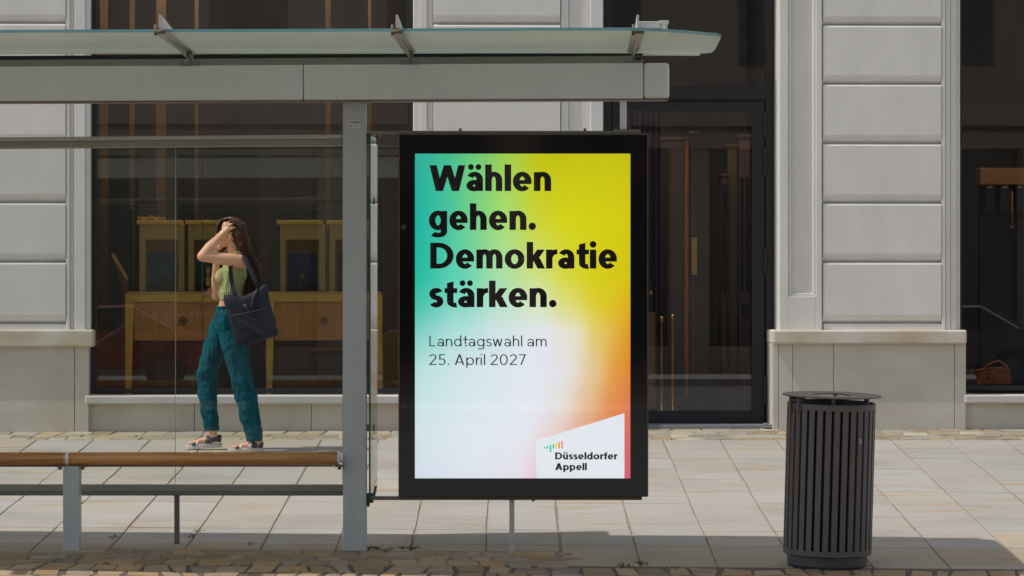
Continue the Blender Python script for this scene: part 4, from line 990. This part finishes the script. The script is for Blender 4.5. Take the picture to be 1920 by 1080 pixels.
for i in range(320):
    d = random.uniform(-.085, .06); t = random.random(); w = random.gauss(0, 1)
    x1 = 444+t*8; out_ = 3+8*random.random()
    e = random.random()
    p = [J(420+t*10, 408+abs(d)*60+random.uniform(0, 3), d*.6), J(440+t*8, 409+abs(d)*70+random.uniform(-1, 4), d*.95), J(452+t*4+w, 430+random.uniform(-4, 4), d), J(455+e*12, 465, d), J(458+e*28+w*2, 505, d*.9-.01), J(460+e*34+w*4, 530+random.uniform(0, 46), d*.8-.01)]
    q, r_ = strand(p, random.uniform(.0022, .0045)); b.tube(q, r_, 5)
for i in range(70):                                     # fringe falling over the forehead
    d = random.uniform(-.08, .05); t = random.random()
    p = [J(436-t*8, 408+abs(d)*50, d*.5), J(420-t*4, 411+t*3, d*.9), J(410-t*3, 424+t*3, d), J(407+t*10+random.uniform(-2, 2), 438+random.uniform(-3, 8), d*1.02)]
    q, r_ = strand(p, random.uniform(.0022, .004)); b.tube(q, r_, 5)
b.build('hair_strands', hairm, wo, smooth=True)
# lock blown forward of the chest
b = MB(); lockm = mat('auburn_hair', (.25, .10, .035), .5, col2=(.12, .045, .02), scale=12, stretch=(8, 8, 2))
for i in range(40):
    w = random.gauss(0, 1); q, r_ = strand([J(405+w, 520, .16), J(398+w*1.4, 535+w, .17), J(388+w*1.5, 548+w*1.5, .17), J(380+w, 557+random.uniform(-3, 3), .16)], .0035); b.tube(q, r_, 5)
b.build('hair_lock', lockm, wo, smooth=True)
# tote bag
bag = thing('tote_bag', 'dark navy tote bag hanging from the walking woman\'s shoulder', 'bag', tuple(WO+J(475, 600, -.24)))
QO = J(475, 600, -.24)
def Q(px, py, d=-.24): return J(px, py, d)-QO
navy = mat('navy_canvas', (.007, .009, .024), .75, var=.3, scale=7, bump=.25, bscale=30)
outl = [(423, 554), (424, 552.5), (438, 551), (458, 557), (480, 549), (500, 533), (504, 534), (509, 556), (516, 588), (523, 610), (526, 624), (523, 630), (503, 636), (475, 643), (450, 647), (445, 643), (438, 614), (430, 582)]
b = MB(); cxm = 474; cym = 595; rings = []
for k_ in range(-4, 5):
    t = k_/4; s_ = (1.0-t*t*.10); dd = -.24+t*.045
    if abs(k_) == 4: s_ = .86
    rings.append([b.b.verts.new(Q(cxm+(x-cxm)*s_, cym+(y-cym)*s_, dd)) for x, y in outl])
for a, c in zip(rings, rings[1:]): b.join(a, c)
b.b.faces.new(rings[0][::-1]); b.b.faces.new(rings[-1])
o = b.build('bag_body', navy, bag, 0, smooth=True); sd = o.modifiers.new('s', 'SUBSURF'); sd.levels = 1; sd.render_levels = 1
tx = bpy.data.textures.new('bag_folds', 'CLOUDS'); tx.noise_scale = .10; dm = o.modifiers.new('f', 'DISPLACE'); dm.texture = tx; dm.strength = .035
def ribbon(name, pts, w, m_, th=.004):
    b = MB(); b.tube(pts, [(w, th)]*len(pts), 10, up=(1, 0, 0)); return b.build(name, m_, bag, smooth=True)
ribbon('strap', [Q(452, 478, -.12), Q(447, 484, -.17), Q(436, 500, -.205), Q(437, 520, -.225), Q(443, 545, -.25), Q(449, 566, -.275)], .016, navy)
ribbon('strap', [Q(452, 477, -.13), Q(460, 482, -.175), Q(470, 500, -.21), Q(481, 522, -.24), Q(491, 545, -.28)], .019, navy)
ribbon('strap', [Q(488, 542, -.285), Q(480, 556, -.295), Q(477, 575, -.297), (Q(473, 582, -.297)), Q(462, 570, -.292)], .010, mat('grey_webbing', (.025, .026, .036), .6))
ribbon('seam', [Q(437, 592, -.292), Q(455, 588, -.297), Q(480, 583, -.298), Q(507, 576, -.285)], .0022, mat('pale_seam', (.09, .09, .10), .6), .002)

# ------------------------------------------------------------ across the street (seen mirrored in the shop windows)
ob = thing('building', 'brown stone building across the street, seen only mirrored in the windows', 'building', (0, -13, -.2))
stone = mat('brown_stone', (.36, .29, .24), .85, var=.2, scale=1.2)
m = MB()
for i in range(-7, 8): m.box(i*3.2-.35, i*3.2+.35, -1, 0, 0, 4.4)
m.box(-24, 24, -1, 0, 4.4, 8.5); m.box(-24, 24, -1, .35, 4.5, 4.9); m.box(-24, 24, -1, .15, 4.1, 4.4); m.box(-24, 24, -1, -.15, 0, .5)
m.build('wall', stone, ob)
m = MB()
for i in range(-7, 7): m.box(i*3.2+.35, i*3.2+2.85, -.8, -.6, .5, 4.1)
m.build('shopfront_glass', mat('far_glass', (.03, .035, .05), .1), ob)
for i in range(-7, 7):
    m = MB()
    for fl in (5.6,): m.box(i*3.2+.9, i*3.2+2.3, -.02, .04, fl, fl+2)
    m.build('window', MATS['far_glass'], ob)
def car(x, y, col, nm, lab):
    t = thing('parked_car', lab, 'car', (x, y, -.30), 0, 'cars parked across the street')
    m = MB(); prof = [(-2.1, .35), (-2.15, .7), (-1.95, .88), (-1.0, .95), (-.35, 1.38), (.8, 1.42), (1.6, 1.0), (2.05, .92), (2.15, .6), (2.1, .35)]
    m.prism([Vector((a, -.82, b)) for a, b in prof], (0, 1.64, 0)); m.build('body', mat(nm, col, .2, coat=1), t, .08, 3)
    m = MB(); m.prism([Vector((a, -.83, b)) for a, b in ((-.85, .98), (-.3, 1.32), (.75, 1.35), (1.35, 1.0))], (0, 1.66, 0)); m.build('side_window', mat('car_glass', (.01, .012, .015), .05), t)
    m = MB(); pr = [(-.9, .97), (-.33, 1.34), (.78, 1.37), (1.42, 1.0)]
    m.tube([Vector((a, .84, b)) for a, b in pr], .02, 6); m.build('chrome_trim', mat('chrome', (.7, .7, .7), .15, metal=1), t)
    for wx_ in (-1.3, 1.3):
        for wy in (-.78, .78):
            m = MB(); m.tube([Vector((wx_, wy-.09, .33)), Vector((wx_, wy+.09, .33))], .33, 24); wl = m.build('wheel', rubber, t)
            m = MB(); m.tube([Vector((wx_, wy-.1, .33)), Vector((wx_, wy+.1, .33))], .2, 16); m.build('rim', mat('rim_grey', (.10, .10, .11), .4, metal=.5), wl)
    for s_ in (-.6, .6):
        m = MB(); m.ball(Vector((-2.08, s_, .72)), .07, .16, .08, 10); m.build('headlight', mat('lamp_glass', (.8, .8, .8), .1), t, smooth=True)
car(-4.3, -6.8, (.30, .02, .02), 'red_paint', 'red car parked across the street, mirrored in the left window')
car(9.6, -6.7, (.02, .022, .028), 'black_paint', 'black car parked across the street, mirrored in the right window')
